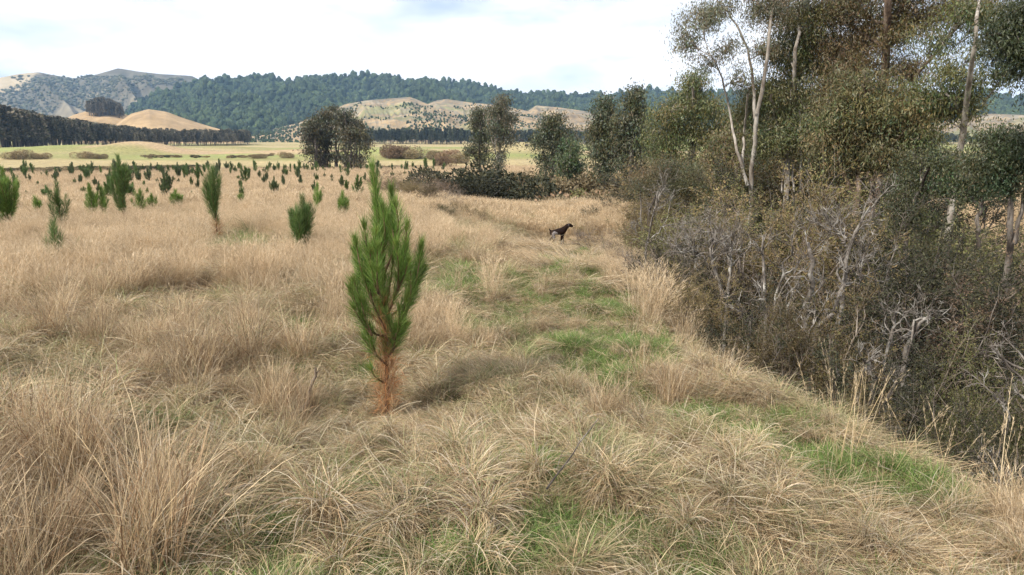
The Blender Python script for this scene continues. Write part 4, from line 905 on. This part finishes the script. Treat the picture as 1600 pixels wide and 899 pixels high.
# ------------------------------------------------------------------ dog
def skin_body(name, verts, edges, radii, mat, parent=None, loc=(0, 0, 0), sub=2, root_i=0):
    me = bpy.data.meshes.new(name); me.from_pydata(verts, edges, []); me.update()
    o = link(name, me, parent, loc); sk = o.modifiers.new('skin', 'SKIN'); sv = me.skin_vertices[0].data
    for i, r in enumerate(radii): sv[i].radius = (r, r) if not isinstance(r, tuple) else r
    sv[root_i].use_root = True; sk.use_smooth_shade = True
    ms = o.modifiers.new('sub', 'SUBSURF'); ms.levels = sub; ms.render_levels = sub
    me.materials.append(mat); return o
def mat_dog():
    m = bpy.data.materials.new('dog_coat'); m.use_nodes = True; nt = m.node_tree; N = nt.nodes.new; L = nt.links.new; b = nt.nodes['Principled BSDF']; b.inputs['Roughness'].default_value = .8; b.inputs['Specular IOR Level'].default_value = .1
    tc = N('ShaderNodeTexCoord'); sp = N('ShaderNodeSeparateXYZ'); L(tc.outputs['Object'], sp.inputs[0])
    # grey ticked flank: an ellipse behind the ribs, below the back
    def sub(a, v): q = N('ShaderNodeMath'); q.operation = 'SUBTRACT'; L(a, q.inputs[0]); q.inputs[1].default_value = v; return q.outputs[0]
    def dv(a, v): q = N('ShaderNodeMath'); q.operation = 'DIVIDE'; L(a, q.inputs[0]); q.inputs[1].default_value = v; return q.outputs[0]
    def sq(a): q = N('ShaderNodeMath'); q.operation = 'POWER'; L(a, q.inputs[0]); q.inputs[1].default_value = 2; return q.outputs[0]
    def add(a, c): q = N('ShaderNodeMath'); q.operation = 'ADD'; L(a, q.inputs[0]); L(c, q.inputs[1]); return q.outputs[0]
    e = add(sq(dv(sub(sp.outputs[0], -.15), .13)), sq(dv(sub(sp.outputs[2], .38), .15)))
    no = N('ShaderNodeTexNoise'); no.inputs['Scale'].default_value = 14; no.inputs['Detail'].default_value = 3; L(tc.outputs['Object'], no.inputs['Vector'])
    ee = add(e, no.outputs['Fac']); r = N('ShaderNodeValToRGB'); L(ee, r.inputs['Fac']); r.color_ramp.elements[0].position = .0
    mr = N('ShaderNodeMapRange'); L(ee, mr.inputs['Value']); mr.inputs['From Min'].default_value = 1.2; mr.inputs['From Max'].default_value = 1.6
    n2 = N('ShaderNodeTexNoise'); n2.inputs['Scale'].default_value = 60; L(tc.outputs['Object'], n2.inputs['Vector'])
    g = N('ShaderNodeValToRGB'); g.color_ramp.elements[0].position = .42; g.color_ramp.elements[0].color = (.05, .035, .03, 1); g.color_ramp.elements[1].position = .56; g.color_ramp.elements[1].color = (.34, .31, .30, 1); L(n2.outputs['Fac'], g.inputs['Fac'])
    mx = N('ShaderNodeMixRGB'); L(mr.outputs[0], mx.inputs['Fac']); L(g.outputs[0], mx.inputs['Color1']); mx.inputs['Color2'].default_value = (.014, .007, .005, 1); L(mx.outputs[0], b.inputs['Base Color'])
    nt.nodes.remove(r)
    return m
def dog():
    D = 27.0; b = gnd(872, D, 383) + np.array([0, 0, .07])
    z_want = P3(872, 384, D)[2]
    root = empty('pointer_dog', b, 'dark brown pointer dog with grey ticked flank standing alert in the grass', 'dog')
    V = [(-.20, 0, .50), (-.06, 0, .49), (.10, 0, .50), (.22, 0, .56), (.30, 0, .66), (.36, 0, .73), (.43, 0, .745), (.52, 0, .70), (.575, 0, .68),   # pelvis..muzzle 0-8
         (-.29, 0, .52), (-.34, 0, .585), (-.355, 0, .63),        # tail 9-11
         (.16, .07, .42), (.20, .08, .26), (.215, .08, .05), (.245, .08, .02),   # front left leg 12-15
         (.16, -.07, .42), (.10, -.08, .26), (.11, -.08, .04), (.14, -.08, .015),  # front right 16-19
         (-.24, .08, .42), (-.20, .09, .30), (-.32, .09, .17), (-.33, .09, .03), (-.30, .09, .015),   # hind left 20-24
         (-.24, -.08, .42), (-.16, -.09, .30), (-.23, -.09, .16), (-.22, -.09, .03), (-.19, -.09, .015)]  # hind right 25-29
    E = [(0, 1), (1, 2), (2, 3), (3, 4), (4, 5), (5, 6), (6, 7), (7, 8), (0, 9), (9, 10), (10, 11), (2, 12), (12, 13), (13, 14), (14, 15), (2, 16), (16, 17), (17, 18), (18, 19),
         (0, 20), (20, 21), (21, 22), (22, 23), (23, 24), (0, 25), (25, 26), (26, 27), (27, 28), (28, 29)]
    R = [.12, .115, .15, .125, .095, .085, .085, .055, .04, .035, .018, .012, .06, .035, .022, .022, .06, .035, .022, .022, .075, .05, .024, .022, .022, .075, .05, .024, .022, .022]
    m = mat_dog()
    body = skin_body('body', V, E, R, m, root, sub=2)
    md = bpy.data.materials.new('dog_ear'); md.use_nodes = True; md.node_tree.nodes['Principled BSDF'].inputs['Base Color'].default_value = (.018, .008, .006, 1); md.node_tree.nodes['Principled BSDF'].inputs['Roughness'].default_value = .5
    for s in (-1, 1):
        skin_body('ear', [(.385, .055*s, .79), (.375, .085*s, .74), (.38, .085*s, .67), (.385, .08*s, .645)], [(0, 1), (1, 2), (2, 3)], [(.02, .015), (.035, .012), (.035, .012), (.015, .01)], md, root, sub=1)
        V2, F2 = ico(1); link('eye', mesh_np('eye', V2*.010 + np.array([.475, .040*s, .775]), [F2], md, None, True), root)
    V2, F2 = ico(1); link('nose', mesh_np('nose', V2*.020 + np.array([.602, 0, .71]), [F2], md, None, True), root)
    root.rotation_euler = (0, 0, math.radians(8)); root.scale = (.97, .98, .98)
    return b
DOG = dog()
def cow(px, py, D, rz, label, dark=True):
    b = gnd(px, D, py); root = empty('cow', b, label, 'cow', 'cattle grazing on the far pasture')
    m = bpy.data.materials.new('cow_hide'); m.use_nodes = True; m.node_tree.nodes['Principled BSDF'].inputs['Base Color'].default_value = (.03, .02, .016, 1) if dark else (.28, .2, .14, 1)
    V = [(-.7, 0, 1.1), (0, 0, 1.05), (.6, 0, 1.15), (.95, 0, 1.0), (1.2, 0, .6), (1.35, 0, .35), (.55, .22, .7), (.55, .22, .35), (.55, .22, 0), (.55, -.22, .7), (.6, -.22, .35), (.6, -.22, 0), (-.7, .22, .75), (-.78, .22, .4), (-.72, .22, 0), (-.7, -.22, .75), (-.7, -.22, .4), (-.65, -.22, 0), (-.98, 0, 1.1), (-1.03, 0, .5)]
    E = [(0, 1), (1, 2), (2, 3), (3, 4), (4, 5), (2, 6), (6, 7), (7, 8), (2, 9), (9, 10), (10, 11), (0, 12), (12, 13), (13, 14), (0, 15), (15, 16), (16, 17), (0, 18), (18, 19)]
    R = [.33, .38, .34, .22, .15, .11, .16, .08, .07, .16, .08, .07, .18, .09, .07, .18, .09, .07, .05, .03]
    skin_body('body', V, E, R, m, root, sub=1); root.rotation_euler = (0, 0, rz)
    for s in (-1, 1):
        skin_body('ear', [(1.12, .1*s, .8), (1.1, .28*s, .82)], [(0, 1)], [.05, .03], m, root, sub=1)
cow(814, 230, 330, .3, 'dark cow grazing side-on, the upper of two in the gap between the gums')
cow(823, 236, 300, 2.2, 'dark cow, the lower of two in the gap between the gums')

# ------------------------------------------------------------------ fallen wood and stalks
def log(px, py, D, L, r, rz, label, name='fallen_log', mat=None, tilt=0.03, zoff=.12, nb=3, seed=1):
    rs = np.random.RandomState(seed); b = gnd(px, D, py); root = empty(name, b, label, 'dead wood', None)
    t = np.linspace(-.5, .5, 9); P = np.stack([t*L*math.cos(rz), t*L*math.sin(rz), zoff + t*L*tilt], 1) + rs.normal(0, r*.6, (9, 3)); R = np.linspace(r, r*.5, 9)
    V, F = tubes(P[None], R[None], 8); n = len(V)
    caps = np.array([list(range(8)), list(range(n-8, n))[::-1]])
    link('stem', mesh_np('stem', V, [F, caps], mat or M_GREYTWIG, None, True), root)
    S, Dd, tt = spawn(P[None], nb, .2, .95, .8, rs); Pb = grow(S, Dd, rs.uniform(.15, .35, len(S))*L, 6, rs, .2, .05)
    V, F = tubes(Pb, np.tile(np.linspace(r*.35, r*.12, 6), (len(S), 1)), 5); link('branches', mesh_np('branches', V, [F], mat or M_GREYTWIG, None, True), root)
log(445, 296, 46, 3.2, .07, -.15, 'weathered fallen log lying in dry grass among the seedlings', zoff=.45, nb=6)
log(800, 345, 38, 4.2, .05, .05, 'long bleached fallen branch on the swale beyond the dog', zoff=.18, nb=3, seed=3)
log(872, 350, 36, 3.0, .05, -.08, 'short bleached fallen branch right of the long one beyond the dog', zoff=.18, nb=3, seed=4)
log(895, 800, 4.35, .75, .006, 1.05, 'thin dark stick lying across the green grass in the foreground', 'fallen_stick', M_DARKBARK, .25, .28, 2, 5)
log(484, 625, 6.6, .20, .022, 1.2, 'short grey weathered stub left of the foreground pine', 'weathered_stub', M_GREYTWIG, 1.9, .22, 1, 6)

# ------------------------------------------------------------------ grass
STRAW = [(.46, .345, .20), (.58, .455, .28), (.33, .225, .125), (.69, .585, .43), (.42, .35, .265), (.14, .09, .05), (.43, .285, .155)]
STRAW_W = [4, 3.2, 3, 1.4, 2.6, 2.2, 1.6]
PINK = [(.57, .43, .27), (.64, .50, .32), (.49, .36, .215), (.70, .57, .40), (.39, .28, .165)]
GREEN = [(.12, .20, .045), (.16, .25, .06), (.09, .15, .035), (.22, .28, .085), (.34, .33, .14)]
OLIVE = [(.20, .23, .09), (.30, .29, .14), (.13, .16, .06), (.40, .35, .20), (.25, .21, .11)]
BROWN = [(.33, .215, .12), (.42, .30, .175), (.18, .11, .06), (.50, .385, .25), (.34, .28, .20)]
def blades(rs, M, r0, L, th0, curv, w, cols, cw=None, K=6, phi=None, phis=.5, z0=0.0, floor=.012, jit=.12, waver=.10):
    a = rs.uniform(0, 2*math.pi, M); q = r0*np.sqrt(rs.uniform(0, 1, M)); S = np.stack([np.cos(a)*q, np.sin(a)*q, rs.uniform(0, 1, M)*z0], 1)
    ph = rs.uniform(0, 2*math.pi, M) if phi is None else rs.normal(phi, phis, M)
    th = rs.uniform(th0[0], th0[1], M); cu = rs.uniform(curv[0], curv[1], M); ln = rs.uniform(L[0], L[1], M)
    P = np.zeros((M, K, 3)); P[:, 0] = S; ds = ln/(K-1); ph2 = ph.copy()
    for k in range(1, K):
        t = th + cu*((k-.5)/(K-1))**1.3; ph2 = ph2 + rs.normal(0, waver, M)
        d = np.stack([np.sin(t)*np.cos(ph2), np.sin(t)*np.sin(ph2), np.cos(t)], 1); P[:, k] = P[:, k-1] + d*ds[:, None]
        P[:, k, 2] = np.maximum(P[:, k, 2], floor + rs.uniform(0, .04, M))
    side = nrm(np.stack([-np.sin(ph), np.cos(ph), rs.normal(0, .5, M)], 1) + rs.normal(0, .3, (M, 3)))
    pr = np.interp(np.linspace(0, 1, K), [0, .3, .8, 1], [.8, 1, .6, .12])
    Wd = pr[None, :]*rs.uniform(w*.6, w*1.3, M)[:, None]*.5
    return ribbons(P, Wd, side, pal(rs, M, cols, cw, jit)), P
def seedheads(P, rs, n, L, w, cols):
    """feathery short ribbons on the last third of some stems"""
    S, D, t = spawn(P, n, .62, .99, .35, rs); Q = grow(S, D, rs.uniform(.5, 1, len(S))*L, 3, rs, .12, -.05)
    side = nrm(rs.normal(size=(len(S), 3))); return ribbons(Q, np.full((len(S), 3), w*.5)*np.array([1, 1, .3]), side, pal(rs, len(S), cols))
def gmesh(name, gs, mat=None):
    V, F, C = cat_geo(gs); return mesh_np(name, V, F, mat or M_GRASS, C)
protos = []
def A(m): protos.append(m); return len(protos)-1
KIND = {k: [] for k in ('up', 'plume', 'droop', 'mat', 'green', 'olive', 'brown', 'stalk', 'straws', 'farstraw', 'fargreen', 'farolive')}
for s in range(4):
    rs = np.random.RandomState(300+s)
    b1, Pp = blades(rs, 80, .13, (.35, .70), (.0, .40), (.1, 1.1), .0042, STRAW, STRAW_W); b2, _ = blades(rs, 90, .16, (.25, .5), (.2, .9), (.4, 1.8), .005, STRAW+OLIVE[:2], STRAW_W+[.6, .6])
    KIND['up'].append(A(gmesh('tuft_up', [b1, b2, seedheads(Pp[:40], rs, 4, .07, .003, PINK)])))
    b1, Pp = blades(rs, 75, .14, (.55, .95), (.0, .28), (.1, .8), .003, PINK); b2, _ = blades(rs, 80, .16, (.3, .55), (.2, .9), (.4, 1.6), .0045, STRAW, STRAW_W)
    KIND['plume'].append(A(gmesh('tuft_plume', [b1, b2, seedheads(Pp, rs, 9, .08, .0035, PINK)])))
    b1, _ = blades(rs, 240, .12, (.32, .66), (.2, .9), (1.3, 2.5), .0052, STRAW, STRAW_W, 8); b2, _ = blades(rs, 40, .10, (.3, .6), (.1, .6), (.8, 2.0), .0055, OLIVE, None, 7)
    KIND['droop'].append(A(gmesh('tuft_droop', [b1, b2])))
    b1, _ = blades(rs, 200, .32, (.25, .65), (1.0, 1.62), (-.1, .7), .0050, STRAW, STRAW_W, 6, phi=0, phis=.5, z0=.16); b2, _ = blades(rs, 36, .28, (.2, .5), (.7, 1.4), (.2, .9), .005, OLIVE+STRAW[:2], None, 6, phi=0, phis=1.2, z0=.08)
    KIND['mat'].append(A(gmesh('grass_mat', [b1, b2])))
    b1, _ = blades(rs, 230, .22, (.12, .32), (.1, .9), (.3, 1.5), .0050, GREEN, [3, 3, 3, 2, 1], 5); b2, _ = blades(rs, 30, .22, (.2, .45), (.9, 1.5), (0, .6), .0045, STRAW, STRAW_W, 5, z0=.08)
    KIND['green'].append(A(gmesh('tuft_green', [b1, b2])))
    b1, _ = blades(rs, 170, .17, (.30, .62), (.1, .9), (.7, 2.1), .0055, OLIVE+STRAW[:3], None, 7); b2, _ = blades(rs, 60, .18, (.2, .4), (.2, .9), (.3, 1.4), .005, GREEN, None, 5)
    KIND['olive'].append(A(gmesh('tuft_olive', [b1, b2])))
    b1, Pp = blades(rs, 200, .15, (.45, .85), (.0, .42), (.2, 1.1), .0042, BROWN+STRAW[:2], None, 7); b2, _ = blades(rs, 120, .18, (.3, .6), (.3, 1.1), (.5, 1.8), .005, BROWN, None)
    KIND['brown'].append(A(gmesh('tuft_brown', [b1, b2, seedheads(Pp[:60], rs, 4, .06, .003, BROWN)])))
    b1, Pp = blades(rs, 5, .15, (.8, 1.15), (.0, .25), (.0, .4), .0045, [(.55, .44, .28), (.48, .36, .2)], None, 8, waver=.03); KIND['stalk'].append(A(gmesh('seed_stalks', [b1, seedheads(Pp, rs, 26, .04, .004, [(.45, .35, .22), (.55, .43, .28)])])))
    b1, _ = blades(rs, 26, .40, (.25, .6), (.8, 1.6), (-.2, .7), .0058, [(.64, .54, .38), (.56, .45, .29), (.50, .43, .31), (.40, .37, .20)], None, 6, z0=.30, waver=.05); KIND['straws'].append(A(gmesh('loose_straws', [b1])))
    b1, Pp = blades(rs, 130, .45, (.35, .75), (.0, .4), (.2, 1.2), .014, PINK+STRAW[:2], None, 5); b2, _ = blades(rs, 70, .45, (.25, .5), (.4, 1.2), (.3, 1.2), .018, STRAW, STRAW_W, 4)
    KIND['farstraw'].append(A(gmesh('far_tuft_straw', [b1, b2, seedheads(Pp, rs, 2, .12, .012, PINK)])))
    b1, _ = blades(rs, 150, .4, (.15, .4), (.1, .9), (.3, 1.2), .016, GREEN+OLIVE[:2], None, 4); KIND['fargreen'].append(A(gmesh('far_tuft_green', [b1])))
    b1, _ = blades(rs, 150, .4, (.25, .6), (.1, .9), (.3, 1.4), .016, OLIVE+STRAW[:2], None, 4); KIND['farolive'].append(A(gmesh('far_tuft_olive', [b1])))
GC = proto_collection('grass_tufts', protos)
# ground places where green shows: photo pixel ellipses taken to the ground
GE = [(880, 470, 120, 32), (930, 540, 110, 36), (860, 430, 60, 18), (980, 610, 60, 20), (720, 440, 70, 26), (770, 490, 60, 24), (960, 520, 80, 32), (930, 580, 60, 26), (1000, 560, 50, 28), (1010, 475, 70, 22), (1100, 625, 50, 16), (1210, 650, 90, 26), (1300, 700, 90, 30), (1380, 730, 90, 28), (1430, 745, 60, 24), (900, 800, 160, 44), (1120, 830, 90, 24), (800, 850, 120, 30), (520, 870, 150, 32), (760, 810, 90, 30), (230, 870, 90, 26), (650, 720, 50, 16), (850, 700, 60, 18), (600, 750, 60, 22), (430, 790, 60, 30), (680, 870, 60, 30), (300, 820, 90, 24), (110, 600, 50, 22), (380, 385, 50, 16), (560, 575, 26, 14), (470, 500, 36, 22), (360, 880, 120, 20), (880, 395, 50, 16), (560, 750, 50, 26), (210, 640, 60, 20), (730, 420, 40, 12), (905, 430, 40, 16), (470, 560, 30, 14), (1100, 880, 80, 20)]
def greenmask(x, y, z):
    px, py = proj(x, y, z); g = np.zeros(len(px))
    for (cx, cy_, rx, ry) in GE:
        d = ((px-cx)/rx)**2 + ((py-cy_)/ry)**2; g = np.maximum(g, np.exp(-d*1.1))
    return g
def zone(rs, r0, r1, dens, az=44):
    """points with density dens(r) per m2"""
    rr = np.linspace(r0, r1, 200); w = dens(rr)*rr; cum = np.concatenate([[0], np.cumsum((w[1:]+w[:-1])/2*np.diff(rr))]); tot = int(cum[-1]*2*math.radians(az))
    r = np.interp(rs.uniform(0, cum[-1], tot), cum, rr); a = rs.uniform(-math.radians(az), math.radians(az), tot)
    return r*np.sin(a), r*np.cos(a)
def lay(name, label, x, y, kinds, sc, rs, rotz=None, tilt=.12, zoff=-.03):
    m = len(x); z = height(x, y) + zoff + np.where(kinds == 'droop', rs.uniform(0, .13, m), 0); idx = np.zeros(m, int)
    for i, k in enumerate(kinds): idx[i] = KIND[k][rs.randint(4)]
    rz = rs.uniform(0, 6.28, m) if rotz is None else rotz
    kinds = np.asarray(kinds)
    scatter(name, GC, np.stack([x, y, z], 1), np.stack([rs.normal(0, tilt, m), rs.normal(0, tilt, m), rz], 1), sc, idx, label, 'grass')
def grass():
    rs = np.random.RandomState(900)
    ex = P3(603, 655, 6.3)
    # near and middle dry grass
    x, y = zone(rs, 2.2, 34, lambda r: np.where(r < 6, 118., 708./r*ss(34, 3, r)+300./r*ss(3, 34, r)))
    s = sdist(x, y); r = np.hypot(x, y); z = height(x, y)
    g = greenmask(x, y, z+.14)*1.15 + .75*(fbm(x*1.1+9, y*1.1, 3)-.5); n1 = fbm(x*.55+2, y*.55+7, 3); n2 = fbm(x*.9+30, y*.9, 3); u = rs.uniform(0, 1, len(x))
    px, py = proj(x, y, z)
    up = ss(.53, .70, n1)*np.where((r < 6.5) & (px < 700), .35, 1) + .9*ss(12, 20, r)*(px < 700) + .4*ss(9, 17, r)*(px < 1000) + .8*ss(-1.6, -.4, s) - .9*ss(.15, .5, g) + .35*ss(6.5, 9, r)*(px < 560)
    low = (py > 560) & (px > 90) & (px < 1560)
    kinds = np.full(len(x), 'mat', dtype=object)
    kinds[u < np.where(r < 6.5, .13, .22)] = 'droop'
    kinds[(u > .60) & (u < .74)] = 'olive'
    k = (up > .45) & (rs.uniform(0, 1, len(x)) < np.clip(up, 0, .92)) & ~low; kinds[k] = np.where(rs.uniform(0, 1, k.sum()) < .35 + .5*ss(8, 16, r[k]), 'plume', 'up')
    k = (n2 > .60) & (rs.uniform(0, 1, len(x)) < .35) & (r < 14) & (r > 4.5) & (~low | (px < 420)); kinds[k] = 'brown'
    k = (px < 620) & (r < 11) & np.isin(kinds, ['up']) & (rs.uniform(0, 1, len(x)) < .5); kinds[k] = np.where(rs.uniform(0, 1, k.sum()) < .5, 'droop', 'mat')
    kinds[(kinds == 'mat') & (r < 9) & (rs.uniform(0, 1, len(x)) < .16)] = 'straws'
    kinds[(kinds == 'mat') & low & (rs.uniform(0, 1, len(x)) < .12)] = 'green'
    k = (g > .42) & (rs.uniform(0, 1, len(x)) < np.where(py > 700, .95, .82)); kinds[k] = np.where(rs.uniform(0, 1, k.sum()) < .8, 'green', 'olive')
    gk = (g > .36) & (kinds != 'green'); kinds[gk & (rs.uniform(0, 1, len(x)) < np.where(py > 700, .95, .3))] = 'green'
    k = (g > .24) & (g <= .42) & (rs.uniform(0, 1, len(x)) < .5); kinds[k] = 'olive'
    gul = s > 1.2; kinds[gul] = np.where(rs.uniform(0, 1, gul.sum()) < .6, 'olive', 'green')
    keep = ~gul | (rs.uniform(0, 1, len(x)) < .45)
    x, y, s, r, n1, kinds, g = x[keep], y[keep], s[keep], r[keep], n1[keep], kinds[keep], g[keep]; m = len(x)
    sc = rs.uniform(.70, 1.15, m)*(1 + .3*ss(8, 20, r)); sc = sc*np.where(kinds == 'plume', np.where(r < 9, .72, .60), 1)*np.where(kinds == 'up', .72, 1)*np.where(kinds == 'droop', .85, 1)*np.where(kinds == 'brown', .70, 1)*np.where(kinds == 'mat', .8, 1)*np.where((s > -1.8) & (r < 9.5) & (kinds != 'mat'), .85, 1)
    corr = (np.abs(x-.066*y) < 1.5) & (y > 9) & (y < 30); sc = sc*np.where(corr & (kinds != 'mat'), np.where(y > 16, .42, .62), 1)
    sc = sc*np.where((g > .3) & ~np.isin(kinds, ['green', 'mat']), .62, 1)
    # hold the height down on the dog's green patch so the dog shows
    sc = sc*(.66 + .34*ss(6, 13, r))
    dd = np.hypot(x-DOG[0], y-(DOG[1]-1.0)); sc = sc*np.where((dd < 2.8), .6, 1)*np.where((dd < 2.0), .45, 1)
    hp = np.hypot(x-ex[0], y-ex[1]); sc = sc*np.where((hp < 1.0) & (y < ex[1]+.3), .62, 1)
    flow = 2.2*fbm(x*.35, y*.35, 2)*math.pi + rs.normal(0, .35, m)
    rz = np.where(kinds == 'mat', flow, rs.uniform(0, 6.28, m))
    dry = ~np.isin(kinds, ['green'])
    lay('dry_grass', 'tangled dry straw grass covering the terrace', x[dry], y[dry], kinds[dry], np.repeat(sc[dry][:, None], 3, 1), rs, rz[dry])
    gr = ~dry
    lay('green_grass', 'short fresh green grass showing between the dry tufts', x[gr], y[gr], kinds[gr], np.repeat(sc[gr][:, None], 3, 1), rs, rz[gr])
    # tall tussocks singled out in the photo
    T = [(40, 880, 'brown', 1.3, 9, .36), (10, 780, 'brown', 1.25, 7, .28), (100, 890, 'brown', .9, 5, .25), (185, 735, 'droop', 1.15, 5, .16), (150, 690, 'droop', 1.0, 3, .2), (375, 800, 'droop', 1.0, 5, .2), (430, 770, 'droop', .9, 4, .2), (620, 790, 'droop', 1.1, 5, .3), (700, 770, 'droop', 1.1, 5, .3), (800, 745, 'olive', 1.1, 4, .3), (680, 860, 'droop', .9, 5, .3),
         (330, 600, 'up', 1.15, 6, .4), (290, 560, 'brown', 1.1, 6, .4), (130, 560, 'brown', 1.1, 5, .4), (60, 680, 'droop', 1.3, 6, .4), (480, 640, 'brown', .9, 5, .35), (520, 480, 'plume', 1.1, 6, .5), (440, 440, 'plume', 1.1, 6, .5), (330, 450, 'plume', 1.15, 6, .6), (60, 470, 'plume', 1.2, 9, .9), (800, 470, 'plume', .9, 6, .4), (420, 420, 'droop', 1.3, 5, .3),
         (1160, 570, 'plume', 1.1, 10, .5), (1200, 590, 'plume', 1.15, 9, .4), (1250, 620, 'plume', 1.05, 9, .4), (1130, 600, 'up', 1.1, 8, .4), (1040, 520, 'plume', 1.0, 7, .4), (1310, 660, 'plume', .95, 8, .4), (1380, 690, 'up', .95, 8, .4), (1010, 640, 'brown', .9, 4, .25), (1500, 740, 'up', .9, 7, .4), (1560, 780, 'up', 1.0, 8, .45), (870, 620, 'up', .8, 5, .3), (1090, 560, 'up', 1.0, 8, .4), (1590, 850, 'up', 1.0, 6, .4), (1180, 760, 'droop', .8, 4, .25),
         (1450, 790, 'stalk', .85, 5, .4), (1400, 760, 'stalk', .75, 3, .4), (1520, 800, 'stalk', .85, 4, .4), (1320, 700, 'stalk', .8, 3, .4), (100, 560, 'stalk', 1.0, 3, .6), (240, 640, 'stalk', .9, 3, .6)]
    X = []; Y = []; K_ = []; S_ = []
    for (px, py, k, sc_, n, sp) in T:
        d = ray(px, py); t = np.linspace(1, 40, 400); q = np.array([0, 0, CAMZ]) + d*t[:, None]; hit = np.argmax(q[:, 2] < height(q[:, 0], q[:, 1])+.05); c = q[hit]
        X += list(c[0] + rs.normal(0, sp, n)); Y += list(c[1] + rs.normal(0, sp, n)); K_ += [k]*n; S_ += list(sc_*rs.uniform(.7, 1.0, n)*(.85 if k in ('up', 'droop', 'olive') else 1))
    X = np.array(X); Y = np.array(Y); S_ = np.array(S_)
    lay('tussock_grass', 'taller dry tussocks rising above the matted grass', X, Y, np.array(K_, dtype=object), np.repeat(S_[:, None], 3, 1), rs)
    # distance
    x, y = zone(rs, 30, 156, lambda r: np.where(r < 60, 200./r, 200./r*(60./r)**.4))
    s = sdist(x, y); r = np.hypot(x, y); u = rs.uniform(0, 1, len(x)); gul = (s > 1.5) & (s < 17)
    kinds = np.full(len(x), 'farstraw', dtype=object); kinds[(u < .06)] = 'farolive'; kinds[gul & (u < .45)] = 'farolive'
    sc = rs.uniform(.6, 1.1, len(x))*(1+.3*ss(50, 130, r)); dd = np.hypot(x-DOG[0], y-DOG[1]); keep = dd > 3
    # right far bank greens
    px, py = proj(x, y, height(x, y)); k = (px > 1400) & (r < 40) & (u < .5); kinds[k] = 'fargreen'
    lay('far_dry_grass', 'pale dry grass between the distant seedlings', x[keep], y[keep], kinds[keep], np.repeat(sc[keep][:, None], 3, 1), rs)
grass()

# ------------------------------------------------------------------ haze
def haze():
    import bmesh
    bm = bmesh.new(); bmesh.ops.create_cube(bm, size=1); me = bpy.data.meshes.new('haze'); bm.to_mesh(me); bm.free()
    o = link('haze', me); o.scale = (10500, 10500, 420); o.location = (0, 0, 420/2 - 9.5); tag(o, 'thin blue air veiling the far hills', 'haze', kind='stuff')
    m = bpy.data.materials.new('haze_air'); m.use_nodes = True; nt = m.node_tree; nt.nodes.clear(); out = nt.nodes.new('ShaderNodeOutputMaterial'); v = nt.nodes.new('ShaderNodeVolumePrincipled')
    v.inputs['Color'].default_value = (.42, .68, 1.0, 1); v.inputs['Density'].default_value = .00011; v.inputs['Anisotropy'].default_value = .0
    nt.links.new(v.outputs[0], out.inputs['Volume']); me.materials.append(m)
haze()
